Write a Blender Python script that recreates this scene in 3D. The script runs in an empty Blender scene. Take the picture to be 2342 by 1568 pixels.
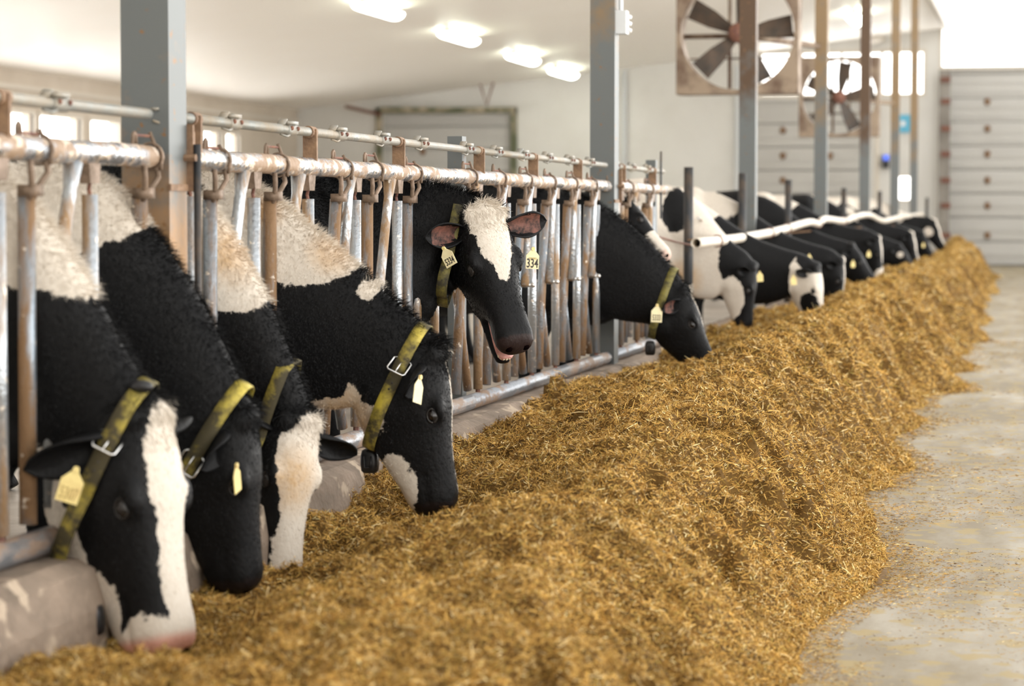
import bpy, math, random
import numpy as np
from mathutils import Vector, Matrix
from mathutils.bvhtree import BVHTree

# ------------------------------------------------------------------ camera, sky, exposure
scn = bpy.context.scene
col = scn.collection
F = 2342 * 85 / 36.0
PITCH = math.atan(294 / F)
YAW = math.atan(1219 * math.cos(PITCH) / F)
CAM = Vector((2.58, 0.0, 1.33))
cam = bpy.data.cameras.new('camera'); camo = bpy.data.objects.new('camera', cam); col.objects.link(camo)
camo.location = CAM
camo.rotation_euler = (math.pi / 2 - PITCH, 0, YAW)
cam.lens = 85; cam.sensor_width = 36; cam.clip_end = 300
cam.dof.use_dof = True; cam.dof.focus_distance = 9.9; cam.dof.aperture_fstop = 2.9
scn.camera = camo
RM = camo.rotation_euler.to_matrix()

world = bpy.data.worlds.new('overcast_sky'); scn.world = world; world.use_nodes = True
bg = world.node_tree.nodes['Background']
bg.inputs[0].default_value = (1.0, 0.975, 0.935, 1)
# overcast sky; horizon and below set brighter to light the ceiling from underneath
_w = world.node_tree; _tc = _w.nodes.new('ShaderNodeTexCoord'); _sx = _w.nodes.new('ShaderNodeSeparateXYZ'); _mr = _w.nodes.new('ShaderNodeMapRange')
_w.links.new(_tc.outputs['Generated'], _sx.inputs[0]); _w.links.new(_sx.outputs[2], _mr.inputs[0])
_mr.inputs[1].default_value = -.15; _mr.inputs[2].default_value = .6; _mr.inputs[3].default_value = 6.2; _mr.inputs[4].default_value = 1.2
_w.links.new(_mr.outputs[0], bg.inputs[1])
scn.view_settings.view_transform = 'Standard'; scn.view_settings.look = 'None'
scn.view_settings.gamma = 1.0; scn.view_settings.use_curve_mapping = False
scn.view_settings.exposure = 0.27
try:
    scn.cycles.max_bounces = 8; scn.cycles.diffuse_bounces = 5
    scn.cycles.use_denoising = True
except Exception: pass

random.seed(7); rng = np.random.default_rng(7)

def ray(px, py):
    d = Vector(((px - 1171) / F, -(py - 784) / F, -1.0))
    return (RM @ d).normalized()
def Py(px, py, y):      # point of the pixel's ray on the plane y = const
    d = ray(px, py); t = (y - CAM.y) / d.y
    return CAM + d * t
def Px(px, py, x):      # ... on the plane x = const (parallel to the fence)
    d = ray(px, py); t = (x - CAM.x) / d.x
    return CAM + d * t

# ------------------------------------------------------------------ helpers
def link(o): col.objects.link(o); return o
def tag(o, label=None, cat=None, group=None, kind=None):
    if label: o['label'] = label
    if cat: o['category'] = cat
    if group: o['group'] = group
    if kind: o['kind'] = kind
    return o
def empty(name, loc, label, cat, group=None):
    o = bpy.data.objects.new(name, None); link(o); o.location = loc; o.empty_display_size = .2
    return tag(o, label, cat, group)
def wloc(o):
    v = Vector((0, 0, 0))
    while o is not None: v = v + o.location; o = o.parent
    return v
def mesh_obj(name, verts, faces, mat=None, parent=None, smooth=False, cols=None, loc=None):
    verts = np.asarray(verts, dtype=np.float64).reshape(-1, 3)
    off = np.array(wloc(parent)) if parent is not None else np.zeros(3)
    l = np.zeros(3)
    if loc is not None:
        l = np.array(loc, dtype=float) - off
    me = bpy.data.meshes.new(name)
    vv = verts - off - l
    if isinstance(faces, np.ndarray):
        n, k = faces.shape
        me.vertices.add(len(vv)); me.vertices.foreach_set('co', vv.astype(np.float32).ravel())
        me.loops.add(n * k); me.loops.foreach_set('vertex_index', faces.astype(np.int32).ravel())
        me.polygons.add(n); me.polygons.foreach_set('loop_start', np.arange(0, n * k, k, dtype=np.int32))
        me.update(calc_edges=True)
    else:
        me.from_pydata([tuple(v) for v in vv], [], faces)
    if smooth: me.polygons.foreach_set('use_smooth', [True] * len(me.polygons))
    if cols is not None:
        a = me.color_attributes.new('coat', 'FLOAT_COLOR', 'POINT')
        a.data.foreach_set('color', np.asarray(cols, dtype=np.float32).ravel())
    me.update()
    o = bpy.data.objects.new(name, me); link(o)
    if mat: me.materials.append(mat)
    if parent is not None: o.parent = parent
    o.location = l
    return o

def cat_rom(pts, n):
    pts = [np.asarray(p, dtype=float) for p in pts]
    P = [2 * pts[0] - pts[1]] + pts + [2 * pts[-1] - pts[-2]]
    out = []
    for i in range(1, len(P) - 2):
        for k in range(n):
            t = k / n
            a, b, c, d = P[i - 1], P[i], P[i + 1], P[i + 2]
            out.append(.5 * ((2 * b) + (-a + c) * t + (2 * a - 5 * b + 4 * c - d) * t * t + (-a + 3 * b - 3 * c + d) * t ** 3))
    out.append(P[-2]); return out

class MB:
    def __init__(s): s.v = []; s.f = []
    def add(s, v, f):
        o = len(s.v); s.v += [tuple(map(float, p)) for p in v]; s.f += [tuple(i + o for i in q) for q in f]; return s
    def box(s, c, size, R=None):
        hx, hy, hz = [q / 2 for q in size]; R = R or Matrix.Identity(3); c = Vector(c)
        v = [c + R @ Vector((a * hx, b * hy, d * hz)) for a in (-1, 1) for b in (-1, 1) for d in (-1, 1)]
        return s.add(v, [(0, 1, 3, 2), (4, 6, 7, 5), (0, 4, 5, 1), (2, 3, 7, 6), (0, 2, 6, 4), (1, 5, 7, 3)])
    def bbox(s, a, b):
        return s.box([(a[i] + b[i]) / 2 for i in range(3)], [abs(b[i] - a[i]) for i in range(3)])
    def tube(s, pts, r, n=10, caps=True, flat=None):
        pts = [Vector(p) for p in pts]; k = len(pts)
        rs = list(r) if hasattr(r, '__len__') else [r] * k
        v = []; prev = None
        for i, p in enumerate(pts):
            t = (pts[min(i + 1, k - 1)] - pts[max(i - 1, 0)]).normalized()
            if prev is None:
                h = Vector((0, 0, 1)) if abs(t.z) < .9 else Vector((1, 0, 0))
                u = t.cross(h).normalized()
            else:
                u = (prev - t * prev.dot(t)).normalized()
            prev = u; w = t.cross(u)
            for j in range(n):
                a = 2 * math.pi * j / n
                v.append(p + (u * math.cos(a) + w * math.sin(a) * (flat or 1)) * rs[i])
        f = [(i * n + j, i * n + (j + 1) % n, (i + 1) * n + (j + 1) % n, (i + 1) * n + j) for i in range(k - 1) for j in range(n)]
        if caps: f += [tuple(range(n))[::-1], tuple((k - 1) * n + j for j in range(n))]
        return s.add(v, f)
    def pipe(s, p0, p1, ro, ri, n=14):     # hollow ended pipe
        p0 = Vector(p0); p1 = Vector(p1); t = (p1 - p0).normalized(); u = t.cross(Vector((0, 0, 1)))
        if u.length < .1: u = Vector((1, 0, 0))
        u.normalize(); w = t.cross(u); v = []
        for p, r in ((p0 + t * .25, ri), (p0, ri), (p0, ro), (p1, ro), (p1, ri), (p1 - t * .25, ri)):
            for j in range(n):
                a = 2 * math.pi * j / n; v.append(p + (u * math.cos(a) + w * math.sin(a)) * r)
        f = [(i * n + j, i * n + (j + 1) % n, (i + 1) * n + (j + 1) % n, (i + 1) * n + j) for i in range(5) for j in range(n)]
        return s.add(v, f)
    def ball(s, c, r, R=None, nu=14, nv=9):
        rr = r if hasattr(r, '__len__') else (r, r, r); R = R or Matrix.Identity(3); c = Vector(c); v = [c + R @ Vector((0, 0, rr[2]))]
        for i in range(1, nv):
            th = math.pi * i / nv
            for j in range(nu):
                ph = 2 * math.pi * j / nu
                v.append(c + R @ Vector((rr[0] * math.sin(th) * math.cos(ph), rr[1] * math.sin(th) * math.sin(ph), rr[2] * math.cos(th))))
        v.append(c - R @ Vector((0, 0, rr[2]))); f = []
        for j in range(nu): f.append((0, 1 + j, 1 + (j + 1) % nu))
        for i in range(nv - 2):
            for j in range(nu):
                a = 1 + i * nu + j; b = 1 + i * nu + (j + 1) % nu; f.append((a, a + nu, b + nu, b))
        L = len(v) - 1
        for j in range(nu): f.append((L, L - nu + (j + 1) % nu, L - nu + j))
        return s.add(v, f)
    def loft(s, st, n=24, sub=3):
        # station: (center, side vec, up vec, half width, up height, down height, narrowing of the lower half, exponent)
        keys = [np.concatenate([np.array(a[0]), np.array(a[1]), np.array(a[2]), np.array(a[3:])]) for a in st]
        ss = cat_rom(keys, sub); v = []
        for q in ss:
            c, sd, up = q[:3], q[3:6], q[6:9]; hw, hu, hd, nar, ex = q[9:14]
            sd = sd / np.linalg.norm(sd); up = up - sd * up.dot(sd); up = up / np.linalg.norm(up)
            for j in range(n):
                a = 2 * math.pi * j / n; ca, sa = math.cos(a), math.sin(a)
                x = math.copysign(abs(ca) ** (2 / ex), ca) * hw; y = math.copysign(abs(sa) ** (2 / ex), sa)
                x *= 1 - nar * (1 - y) / 2
                y *= hu if y > 0 else hd
                v.append(c + sd * x + up * y)
        k = len(ss)
        f = [(i * n + j, i * n + (j + 1) % n, (i + 1) * n + (j + 1) % n, (i + 1) * n + j) for i in range(k - 1) for j in range(n)]
        f += [tuple(range(n))[::-1], tuple((k - 1) * n + j for j in range(n))]
        return s.add(v, f)
    def build(s, name, mat=None, parent=None, smooth=False, loc=None):
        return mesh_obj(name, s.v, s.f, mat, parent, smooth, loc=loc)

def copy_tree(o, parent=None):
    c = o.copy(); link(c); c.parent = parent
    for ch in list(o.children): copy_tree(ch, c)
    return c

# fractal value noise on arrays
_T = np.random.default_rng(3).random((512, 512))
def vnoise(x, y):
    xi = np.floor(x).astype(int); yi = np.floor(y).astype(int); fx = x - xi; fy = y - yi
    fx = fx * fx * (3 - 2 * fx); fy = fy * fy * (3 - 2 * fy)
    g = lambda i, j: _T[i % 512, j % 512]
    return (g(xi, yi) * (1 - fx) + g(xi + 1, yi) * fx) * (1 - fy) + (g(xi, yi + 1) * (1 - fx) + g(xi + 1, yi + 1) * fx) * fy
def fbm(x, y, o=4, gain=.5):
    s = 0; a = 1; n = 0
    for i in range(o):
        s = s + a * (vnoise(x * 2 ** i + 17 * i, y * 2 ** i + 31 * i) - .5); n += a; a *= gain
    return s / n * 2

# ------------------------------------------------------------------ materials
def newmat(name):
    m = bpy.data.materials.new(name); m.use_nodes = True
    return m, m.node_tree, m.node_tree.nodes['Principled BSDF']
def nd(nt, t, **kw):
    n = nt.nodes.new(t)
    for k, v in kw.items(): setattr(n, k, v)
    return n
def mat_plain(name, c, rough=.6, metal=0, emis=None, est=1):
    m, nt, b = newmat(name)
    b.inputs['Base Color'].default_value = (*c, 1); b.inputs['Roughness'].default_value = rough; b.inputs['Metallic'].default_value = metal
    if emis: b.inputs['Emission Color'].default_value = (*emis, 1); b.inputs['Emission Strength'].default_value = est
    return m
def mat_mix(name, cs, scale=(5, 5, 5), detail=6, lo=.35, hi=.65, rough=(.5, .8), metal=(0, 0), bump=0, bscale=60, dist=0, fine=None, coord='Object'):
    """procedural mix of two colours by stretched noise, with an optional third speckle colour"""
    m, nt, b = newmat(name); L = nt.links
    tc = nd(nt, 'ShaderNodeTexCoord'); mp = nd(nt, 'ShaderNodeMapping'); mp.inputs['Scale'].default_value = scale
    L.new(tc.outputs[coord], mp.inputs[0])
    nz = nd(nt, 'ShaderNodeTexNoise'); nz.inputs['Scale'].default_value = 1; nz.inputs['Detail'].default_value = detail; nz.inputs['Roughness'].default_value = .65
    nz.inputs['Distortion'].default_value = dist
    L.new(mp.outputs[0], nz.inputs['Vector'])
    mr = nd(nt, 'ShaderNodeMapRange'); mr.inputs[1].default_value = lo; mr.inputs[2].default_value = hi
    L.new(nz.outputs[0], mr.inputs[0])
    mx = nd(nt, 'ShaderNodeMix', data_type='RGBA'); mx.inputs[6].default_value = (*cs[0], 1); mx.inputs[7].default_value = (*cs[1], 1)
    L.new(mr.outputs[0], mx.inputs[0]); out = mx.outputs[2]
    if fine:
        n2 = nd(nt, 'ShaderNodeTexNoise'); n2.inputs['Scale'].default_value = fine[1]; n2.inputs['Detail'].default_value = 3
        L.new(tc.outputs[coord], n2.inputs['Vector'])
        r2 = nd(nt, 'ShaderNodeMapRange'); r2.inputs[1].default_value = fine[2]; r2.inputs[2].default_value = fine[2] + .06; L.new(n2.outputs[0], r2.inputs[0])
        m2 = nd(nt, 'ShaderNodeMix', data_type='RGBA'); m2.inputs[7].default_value = (*fine[0], 1)
        L.new(out, m2.inputs[6]); L.new(r2.outputs[0], m2.inputs[0]); out = m2.outputs[2]
    L.new(out, b.inputs['Base Color'])
    for nm, pr in (('Roughness', rough), ('Metallic', metal)):
        q = nd(nt, 'ShaderNodeMapRange'); q.inputs[3].default_value = pr[0]; q.inputs[4].default_value = pr[1]
        L.new(mr.outputs[0], q.inputs[0]); L.new(q.outputs[0], b.inputs[nm])
    if bump:
        n3 = nd(nt, 'ShaderNodeTexNoise'); n3.inputs['Scale'].default_value = bscale; n3.inputs['Detail'].default_value = 5
        L.new(tc.outputs[coord], n3.inputs['Vector'])
        bp = nd(nt, 'ShaderNodeBump'); bp.inputs['Strength'].default_value = bump; bp.inputs['Distance'].default_value = .01
        L.new(n3.outputs[0], bp.inputs['Height']); L.new(bp.outputs[0], b.inputs['Normal'])
    return m
def mat_ribs(name, c1, c2, axis, period, width=.12, bump=.6, rough=.5, dirt=None):
    """sheet or sectional surface with ribs at a fixed period along one axis"""
    m, nt, b = newmat(name); L = nt.links
    tc = nd(nt, 'ShaderNodeTexCoord'); sp = nd(nt, 'ShaderNodeSeparateXYZ'); L.new(tc.outputs['Object'], sp.inputs[0])
    dv = nd(nt, 'ShaderNodeMath', operation='DIVIDE'); dv.inputs[1].default_value = period; L.new(sp.outputs[axis], dv.inputs[0])
    fr = nd(nt, 'ShaderNodeMath', operation='FRACT'); L.new(dv.outputs[0], fr.inputs[0])
    pp = nd(nt, 'ShaderNodeMath', operation='PINGPONG'); pp.inputs[1].default_value = .5; L.new(fr.outputs[0], pp.inputs[0])
    mr = nd(nt, 'ShaderNodeMapRange', interpolation_type='SMOOTHSTEP'); mr.inputs[1].default_value = 0; mr.inputs[2].default_value = width; L.new(pp.outputs[0], mr.inputs[0])
    nz = nd(nt, 'ShaderNodeTexNoise'); nz.inputs['Scale'].default_value = .6; nz.inputs['Detail'].default_value = 5; L.new(tc.outputs['Object'], nz.inputs['Vector'])
    mx = nd(nt, 'ShaderNodeMix', data_type='RGBA'); mx.inputs[6].default_value = (*c2, 1); mx.inputs[7].default_value = (*c1, 1); L.new(mr.outputs[0], mx.inputs[0])
    m2 = nd(nt, 'ShaderNodeMix', data_type='RGBA'); m2.inputs[7].default_value = (*(dirt or [q * .82 for q in c1]), 1)
    r2 = nd(nt, 'ShaderNodeMapRange'); r2.inputs[1].default_value = .45; r2.inputs[2].default_value = .75; r2.inputs[4].default_value = .7; L.new(nz.outputs[0], r2.inputs[0])
    L.new(mx.outputs[2], m2.inputs[6]); L.new(r2.outputs[0], m2.inputs[0]); L.new(m2.outputs[2], b.inputs['Base Color'])
    bp = nd(nt, 'ShaderNodeBump'); bp.inputs['Strength'].default_value = bump; bp.inputs['Distance'].default_value = .02
    L.new(mr.outputs[0], bp.inputs['Height']); L.new(bp.outputs[0], b.inputs['Normal']); b.inputs['Roughness'].default_value = rough
    return m

M = {}
M['galv'] = mat_mix('galvanized_pipe', [(.40, .43, .46), (.30, .19, .10)], scale=(13, 13, 2.6), lo=.44, hi=.58, rough=(.30, .7), metal=(.75, .1), bump=.35, bscale=70, fine=((.8, .74, .66), 30, .66))
M['galv2'] = mat_mix('rusty_grey_pipe', [(.24, .28, .32), (.20, .115, .055)], scale=(12, 12, 2.0), lo=.40, hi=.55, rough=(.32, .75), metal=(.7, 0), bump=.35, bscale=70, fine=((.7, .62, .52), 28, .66))
M['rail'] = mat_mix('dusty_rail', [(.29, .195, .125), (.34, .355, .38)], scale=(11, 5, 11), lo=.46, hi=.56, rough=(.65, .25), metal=(0, .75), bump=.7, bscale=40, fine=((.60, .50, .40), 22, .54))
M['lockpipe'] = mat_mix('lock_pipe_metal', [(.28, .235, .175), (.25, .26, .245)], scale=(14, 6, 14), rough=(.6, .4), metal=(.1, .45), bump=.3)
M['plate'] = mat_mix('rusty_plate', [(.26, .155, .085), (.15, .09, .055)], scale=(20, 20, 20), rough=(.6, .8), bump=.4)
M['worn'] = mat_mix('worn_bracket', [(.24, .165, .115), (.13, .09, .06)], scale=(25, 25, 25), rough=(.5, .8), metal=(.2, 0), bump=.4)
M['rust'] = mat_mix('dark_rusty_iron', [(.12, .05, .04), (.22, .10, .06)], scale=(20, 20, 20), rough=(.6, .9))
M['botrail'] = mat_mix('bottom_rail_metal', [(.29, .205, .15), (.30, .32, .35)], scale=(12, 3.5, 12), lo=.44, hi=.56, rough=(.7, .3), metal=(0, .6), bump=.4, bscale=50)
M['black_steel'] = mat_mix('black_steel', [(.035, .037, .04), (.14, .09, .05)], scale=(8, 8, 3), lo=.5, hi=.75, rough=(.5, .7), metal=(.4, 0))
M['white_pipe'] = mat_mix('white_plastic_pipe', [(.72, .65, .55), (.45, .38, .3)], scale=(6, 2, 6), lo=.55, hi=.8, rough=(.35, .6))
M['conc'] = mat_mix('curb_concrete', [(.29, .22, .165), (.15, .115, .085)], scale=(4, 4, 6), rough=(.8, .9), bump=.7, bscale=35, fine=((.44, .35, .26), 9, .60))
M['steel_bolt'] = mat_plain('bright_bolt', (.6, .58, .55), .3, .9)
M['buckle'] = mat_plain('nickel_buckle', (.75, .75, .74), .22, 1)
M['strap'] = mat_mix('yellow_collar_strap', [(.48, .38, .045), (.05, .04, .016)], scale=(9, 9, 9), lo=.34, hi=.54, rough=(.5, .8), bump=.2)
M['strap_dark'] = mat_mix('dark_collar_strap', [(.20, .17, .03), (.035, .03, .015)], scale=(12, 12, 12), lo=.4, hi=.6, rough=(.5, .8), bump=.2)
M['strap_edge'] = mat_mix('collar_strap_edge', [(.20, .14, .09), (.09, .07, .04)], scale=(30, 30, 30))
M['blackplastic'] = mat_plain('black_plastic', (.012, .012, .014), .38)
M['tag'] = mat_mix('yellow_tag', [(.80, .68, .28), (.66, .50, .20)], scale=(30, 30, 30), rough=(.45, .5))
M['tag_pale'] = mat_mix('pale_yellow_tag', [(.82, .74, .45), (.74, .64, .38)], scale=(30, 30, 30), rough=(.45, .5))
M['ink'] = mat_plain('tag_ink', (.03, .025, .02), .6)
M['ink_soft'] = mat_plain('faint_tag_ink', (.45, .33, .12), .6)
M['eye'] = mat_plain('cow_eye', (.012, .008, .006), .08)
M['nostril'] = mat_plain('nostril_dark', (.004, .002, .002), .95)
M['nostril'].node_tree.nodes['Principled BSDF'].inputs['Specular IOR Level'].default_value = 0
M['gum'] = mat_mix('mouth_skin', [(.72, .38, .34), (.55, .25, .22)], scale=(60, 60, 60), rough=(.25, .4), bump=.3)
M['tooth'] = mat_plain('tooth', (.75, .66, .5), .3)
M['duct'] = mat_mix('fan_housing', [(.27, .205, .145), (.10, .06, .038)], scale=(3, 3, 3), lo=.42, hi=.62, rough=(.5, .8), metal=(.2, 0), bump=.2)
M['blade'] = mat_mix('fan_blade', [(.035, .028, .022), (.09, .06, .04)], scale=(6, 6, 6), rough=(.5, .7))
M['grey_box'] = mat_plain('grey_enamel', (.55, .57, .58), .45)
M['blue'] = mat_plain('blue_sign_paint', (.10, .42, .62), .5)
M['paper'] = mat_plain('white_paper', (.85, .85, .85), .6)
M['blue_led'] = mat_plain('blue_indicator', (.05, .1, .5), .4, emis=(.12, .22, 1), est=.8)
M['moldy'] = mat_mix('moldy_frame', [(.10, .11, .06), (.45, .38, .28)], scale=(2.2, 2.2, 2.2), lo=.45, hi=.62, rough=(.8, .9))
M['lamp'] = mat_plain('tube_diffuser', (.95, 1, .9), .4, emis=(.95, 1, .88), est=11)
M['ceiling'] = mat_ribs('ribbed_steel_ceiling', (.93, .90, .85), (.82, .78, .73), 1, .30, .12, .25, .45, dirt=(.90, .86, .80))
M['wall'] = mat_mix('cream_wall', [(.66, .65, .62), (.59, .575, .54)], scale=(.6, .6, .5), lo=.4, hi=.75, rough=(.7, .8), fine=((.45, .36, .24), 2.2, .72))
M['wall_side'] = mat_mix('side_wall_boards', [(.60, .53, .45), (.52, .45, .37)], scale=(.5, .5, .5), rough=(.7, .8))
M['door'] = mat_ribs('sectional_door', (.47, .46, .435), (.28, .27, .255), 2, .62, .07, .8, .5, dirt=(.40, .385, .36))
M['frame'] = mat_plain('white_window_frame', (.62, .57, .5), .5)
M['floor'] = mat_mix('concrete_floor', [(.27, .23, .165), (.37, .33, .26)], scale=(2.2, .7, 1), lo=.42, hi=.66, rough=(.75, .55), bump=.12, bscale=40, fine=((.36, .28, .14), 9, .53))
M['floor'].node_tree.nodes['Principled BSDF'].inputs['Specular IOR Level'].default_value = .22
M['cowfloor'] = mat_mix('wet_slurry_floor', [(.48, .43, .37), (.34, .30, .25)], scale=(1.5, 1.5, 1), rough=(.3, .6), bump=.3, bscale=12)
def mat_glass():
    m = bpy.data.materials.new('window_glass'); m.use_nodes = True; nt = m.node_tree; nt.nodes.clear()
    o = nd(nt, 'ShaderNodeOutputMaterial'); t = nd(nt, 'ShaderNodeBsdfTransparent'); g = nd(nt, 'ShaderNodeBsdfGlossy'); g.inputs['Roughness'].default_value = .05
    x = nd(nt, 'ShaderNodeMixShader'); x.inputs[0].default_value = .06
    nt.links.new(t.outputs[0], x.inputs[1]); nt.links.new(g.outputs[0], x.inputs[2]); nt.links.new(x.outputs[0], o.inputs[0]); return m
M['glass'] = mat_glass()

def mat_post(name, rusty):
    m, nt, b = newmat(name); L = nt.links
    tc = nd(nt, 'ShaderNodeTexCoord'); sp = nd(nt, 'ShaderNodeSeparateXYZ'); L.new(tc.outputs['Object'], sp.inputs[0])
    nz = nd(nt, 'ShaderNodeTexNoise'); nz.inputs['Scale'].default_value = 2.4; nz.inputs['Detail'].default_value = 7; nz.inputs['Roughness'].default_value = .65
    L.new(tc.outputs['Object'], nz.inputs['Vector'])
    nb = nd(nt, 'ShaderNodeTexNoise'); nb.inputs['Scale'].default_value = 26; nb.inputs['Detail'].default_value = 3; L.new(tc.outputs['Object'], nb.inputs['Vector'])
    # old splash rust of the post between knee and head height (rusty): stain of its own shape
    if rusty == 0:      # stained low down
        mr = nd(nt, 'ShaderNodeMapRange'); mr.inputs[1].default_value = 1.55; mr.inputs[2].default_value = 1.2
    else:               # stained above the cows' reach
        mr = nd(nt, 'ShaderNodeMapRange'); mr.inputs[1].default_value = 2.0; mr.inputs[2].default_value = 3.0
    L.new(sp.outputs[2], mr.inputs[0])
    ad = nd(nt, 'ShaderNodeMath', operation='MULTIPLY_ADD'); ad.inputs[1].default_value = .32 if rusty < 2 else .5; L.new(mr.outputs[0], ad.inputs[0]); L.new(nz.outputs[0], ad.inputs[2])
    m2 = nd(nt, 'ShaderNodeMapRange'); m2.inputs[1].default_value = .58; m2.inputs[2].default_value = .80; L.new(ad.outputs[0], m2.inputs[0])
    mx = nd(nt, 'ShaderNodeMix', data_type='RGBA'); mx.inputs[6].default_value = (.13, .142, .142, 1)
    mx.inputs[7].default_value = ((.34, .19, .08, 1), (.22, .15, .08, 1), (.085, .05, .028, 1))[rusty]
    L.new(m2.outputs[0], mx.inputs[0])
    r3 = nd(nt, 'ShaderNodeMapRange'); r3.inputs[1].default_value = .64; r3.inputs[2].default_value = .7; L.new(nb.outputs[0], r3.inputs[0])
    m3 = nd(nt, 'ShaderNodeMix', data_type='RGBA'); m3.inputs[7].default_value = (.22, .12, .05, 1); L.new(mx.outputs[2], m3.inputs[6]); L.new(r3.outputs[0], m3.inputs[0])
    L.new(m3.outputs[2], b.inputs['Base Color']); b.inputs['Roughness'].default_value = .5; b.inputs['Metallic'].default_value = .25
    return m
M['post0'] = mat_post('post_steel_stained_low', 0); M['post1'] = mat_post('post_steel', 1); M['post2'] = mat_post('post_steel_brown', 2)

def mat_coat(name='holstein_coat', hair=False):
    m, nt, b = newmat(name); L = nt.links
    at = nd(nt, 'ShaderNodeAttribute'); at.attribute_name = 'coat'
    sp = nd(nt, 'ShaderNodeSeparateColor'); L.new(at.outputs['Color'], sp.inputs[0])
    tc = nd(nt, 'ShaderNodeTexCoord')
    nz = nd(nt, 'ShaderNodeTexNoise'); nz.inputs['Scale'].default_value = 26; nz.inputs['Detail'].default_value = 6; nz.inputs['Roughness'].default_value = .7
    L.new(tc.outputs['Object'], nz.inputs['Vector'])
    ma = nd(nt, 'ShaderNodeMath', operation='MULTIPLY_ADD'); ma.inputs[1].default_value = .05; L.new(nz.outputs[0], ma.inputs[0]); L.new(sp.outputs[0], ma.inputs[2])
    mr = nd(nt, 'ShaderNodeMapRange'); mr.inputs[1].default_value = .023; mr.inputs[2].default_value = .027
    L.new(ma.outputs[0], mr.inputs[0])
    # black hair: fine streaks between blue black and brown black
    mp = nd(nt, 'ShaderNodeMapping'); mp.inputs['Scale'].default_value = (60, 120, 60); L.new(tc.outputs['Object'], mp.inputs[0])
    n2 = nd(nt, 'ShaderNodeTexNoise'); n2.inputs['Scale'].default_value = 1; n2.inputs['Detail'].default_value = 4; L.new(mp.outputs[0], n2.inputs['Vector'])
    bk = nd(nt, 'ShaderNodeMix', data_type='RGBA'); bk.inputs[6].default_value = (.0018, .002, .0026, 1); bk.inputs[7].default_value = (.0075, .0075, .008, 1); L.new(n2.outputs[0], bk.inputs[0])
    wh = nd(nt, 'ShaderNodeMix', data_type='RGBA'); wh.inputs[6].default_value = (.56, .49, .41, 1); wh.inputs[7].default_value = (.70, .65, .575, 1); L.new(n2.outputs[0], wh.inputs[0])
    tn = nd(nt, 'ShaderNodeMix', data_type='RGBA'); tn.inputs[7].default_value = (.50, .32, .155, 1); L.new(wh.outputs[2], tn.inputs[6])
    tm = nd(nt, 'ShaderNodeMath', operation='MULTIPLY'); L.new(sp.outputs[2], tm.inputs[0]); L.new(nz.outputs[0], tm.inputs[1]); tm.use_clamp = True
    t2 = nd(nt, 'ShaderNodeMath', operation='MULTIPLY'); t2.inputs[1].default_value = 1.5; t2.use_clamp = True; L.new(tm.outputs[0], t2.inputs[0]); L.new(t2.outputs[0], tn.inputs[0])
    mx = nd(nt, 'ShaderNodeMix', data_type='RGBA'); L.new(mr.outputs[0], mx.inputs[0]); L.new(bk.outputs[2], mx.inputs[6]); L.new(tn.outputs[2], mx.inputs[7])
    pk = nd(nt, 'ShaderNodeMix', data_type='RGBA'); pk.inputs[7].default_value = (.62, .30, .23, 1); L.new(mx.outputs[2], pk.inputs[6]); L.new(sp.outputs[1], pk.inputs[0])
    L.new(pk.outputs[2], b.inputs['Base Color'])
    b.inputs['Roughness'].default_value = .5; b.inputs['Specular IOR Level'].default_value = .16
    if not hair:
        bp = nd(nt, 'ShaderNodeBump'); bp.inputs['Strength'].default_value = .45; bp.inputs['Distance'].default_value = .006
        L.new(n2.outputs[0], bp.inputs['Height']); L.new(bp.outputs[0], b.inputs['Normal'])
    return m
M['coat'] = mat_coat(); M['hair'] = mat_coat('coat_hair', True)
def mat_attr(name, rough=.75, trans=False):
    m, nt, b = newmat(name); at = nd(nt, 'ShaderNodeAttribute'); at.attribute_name = 'coat'
    nt.links.new(at.outputs['Color'], b.inputs['Base Color']); b.inputs['Roughness'].default_value = rough
    b.inputs['Specular IOR Level'].default_value = .3
    return m
M['straw'] = mat_attr('chopped_feed', .7); M['straw'].node_tree.nodes['Principled BSDF'].inputs['Specular IOR Level'].default_value = .08

# ------------------------------------------------------------------ building shell
TE = 64.0
cl = Py(680, 250, TE); ridge = Py(2148, 66, TE)
XL = cl.x; XR = -.02
slope = (ridge.z - cl.z) / (ridge.x - cl.x)
def ceil_z(x): return cl.z + slope * (x - cl.x)
def struct(name, mb, mat, parent=None, smooth=False):
    o = mb.build(name, mat, parent, smooth)
    if parent is None: o['kind'] = 'structure'
    return o
CF = .10    # level the cows stand on
b = MB().bbox((.14, -3, -.1), (7.5, TE + 3, 0)); struct('floor', b, M['floor'])
b = MB().bbox((XL, -3, -.1), (.13, TE, CF)); struct('floor_cow_side', b, M['cowfloor'])
# ceiling slab
x0, x1 = XL - .1, XR
b = MB(); z0, z1 = ceil_z(x0), ceil_z(x1)
b.add([(x0, -3, z0), (x1, -3, z1), (x1, TE, z1), (x0, TE, z0), (x0, -3, z0 + .12), (x1, -3, z1 + .12), (x1, TE, z1 + .12), (x0, TE, z0 + .12)],
      [(0, 3, 2, 1), (4, 5, 6, 7), (0, 1, 5, 4), (1, 2, 6, 5), (2, 3, 7, 6), (3, 0, 4, 7)])
struct('ceiling', b, M['ceiling'])
b = MB().bbox((XR, -3, z1 - .10), (XR + .12, TE, z1 + .35)); struct('trim_1', b, M['frame'])

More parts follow.
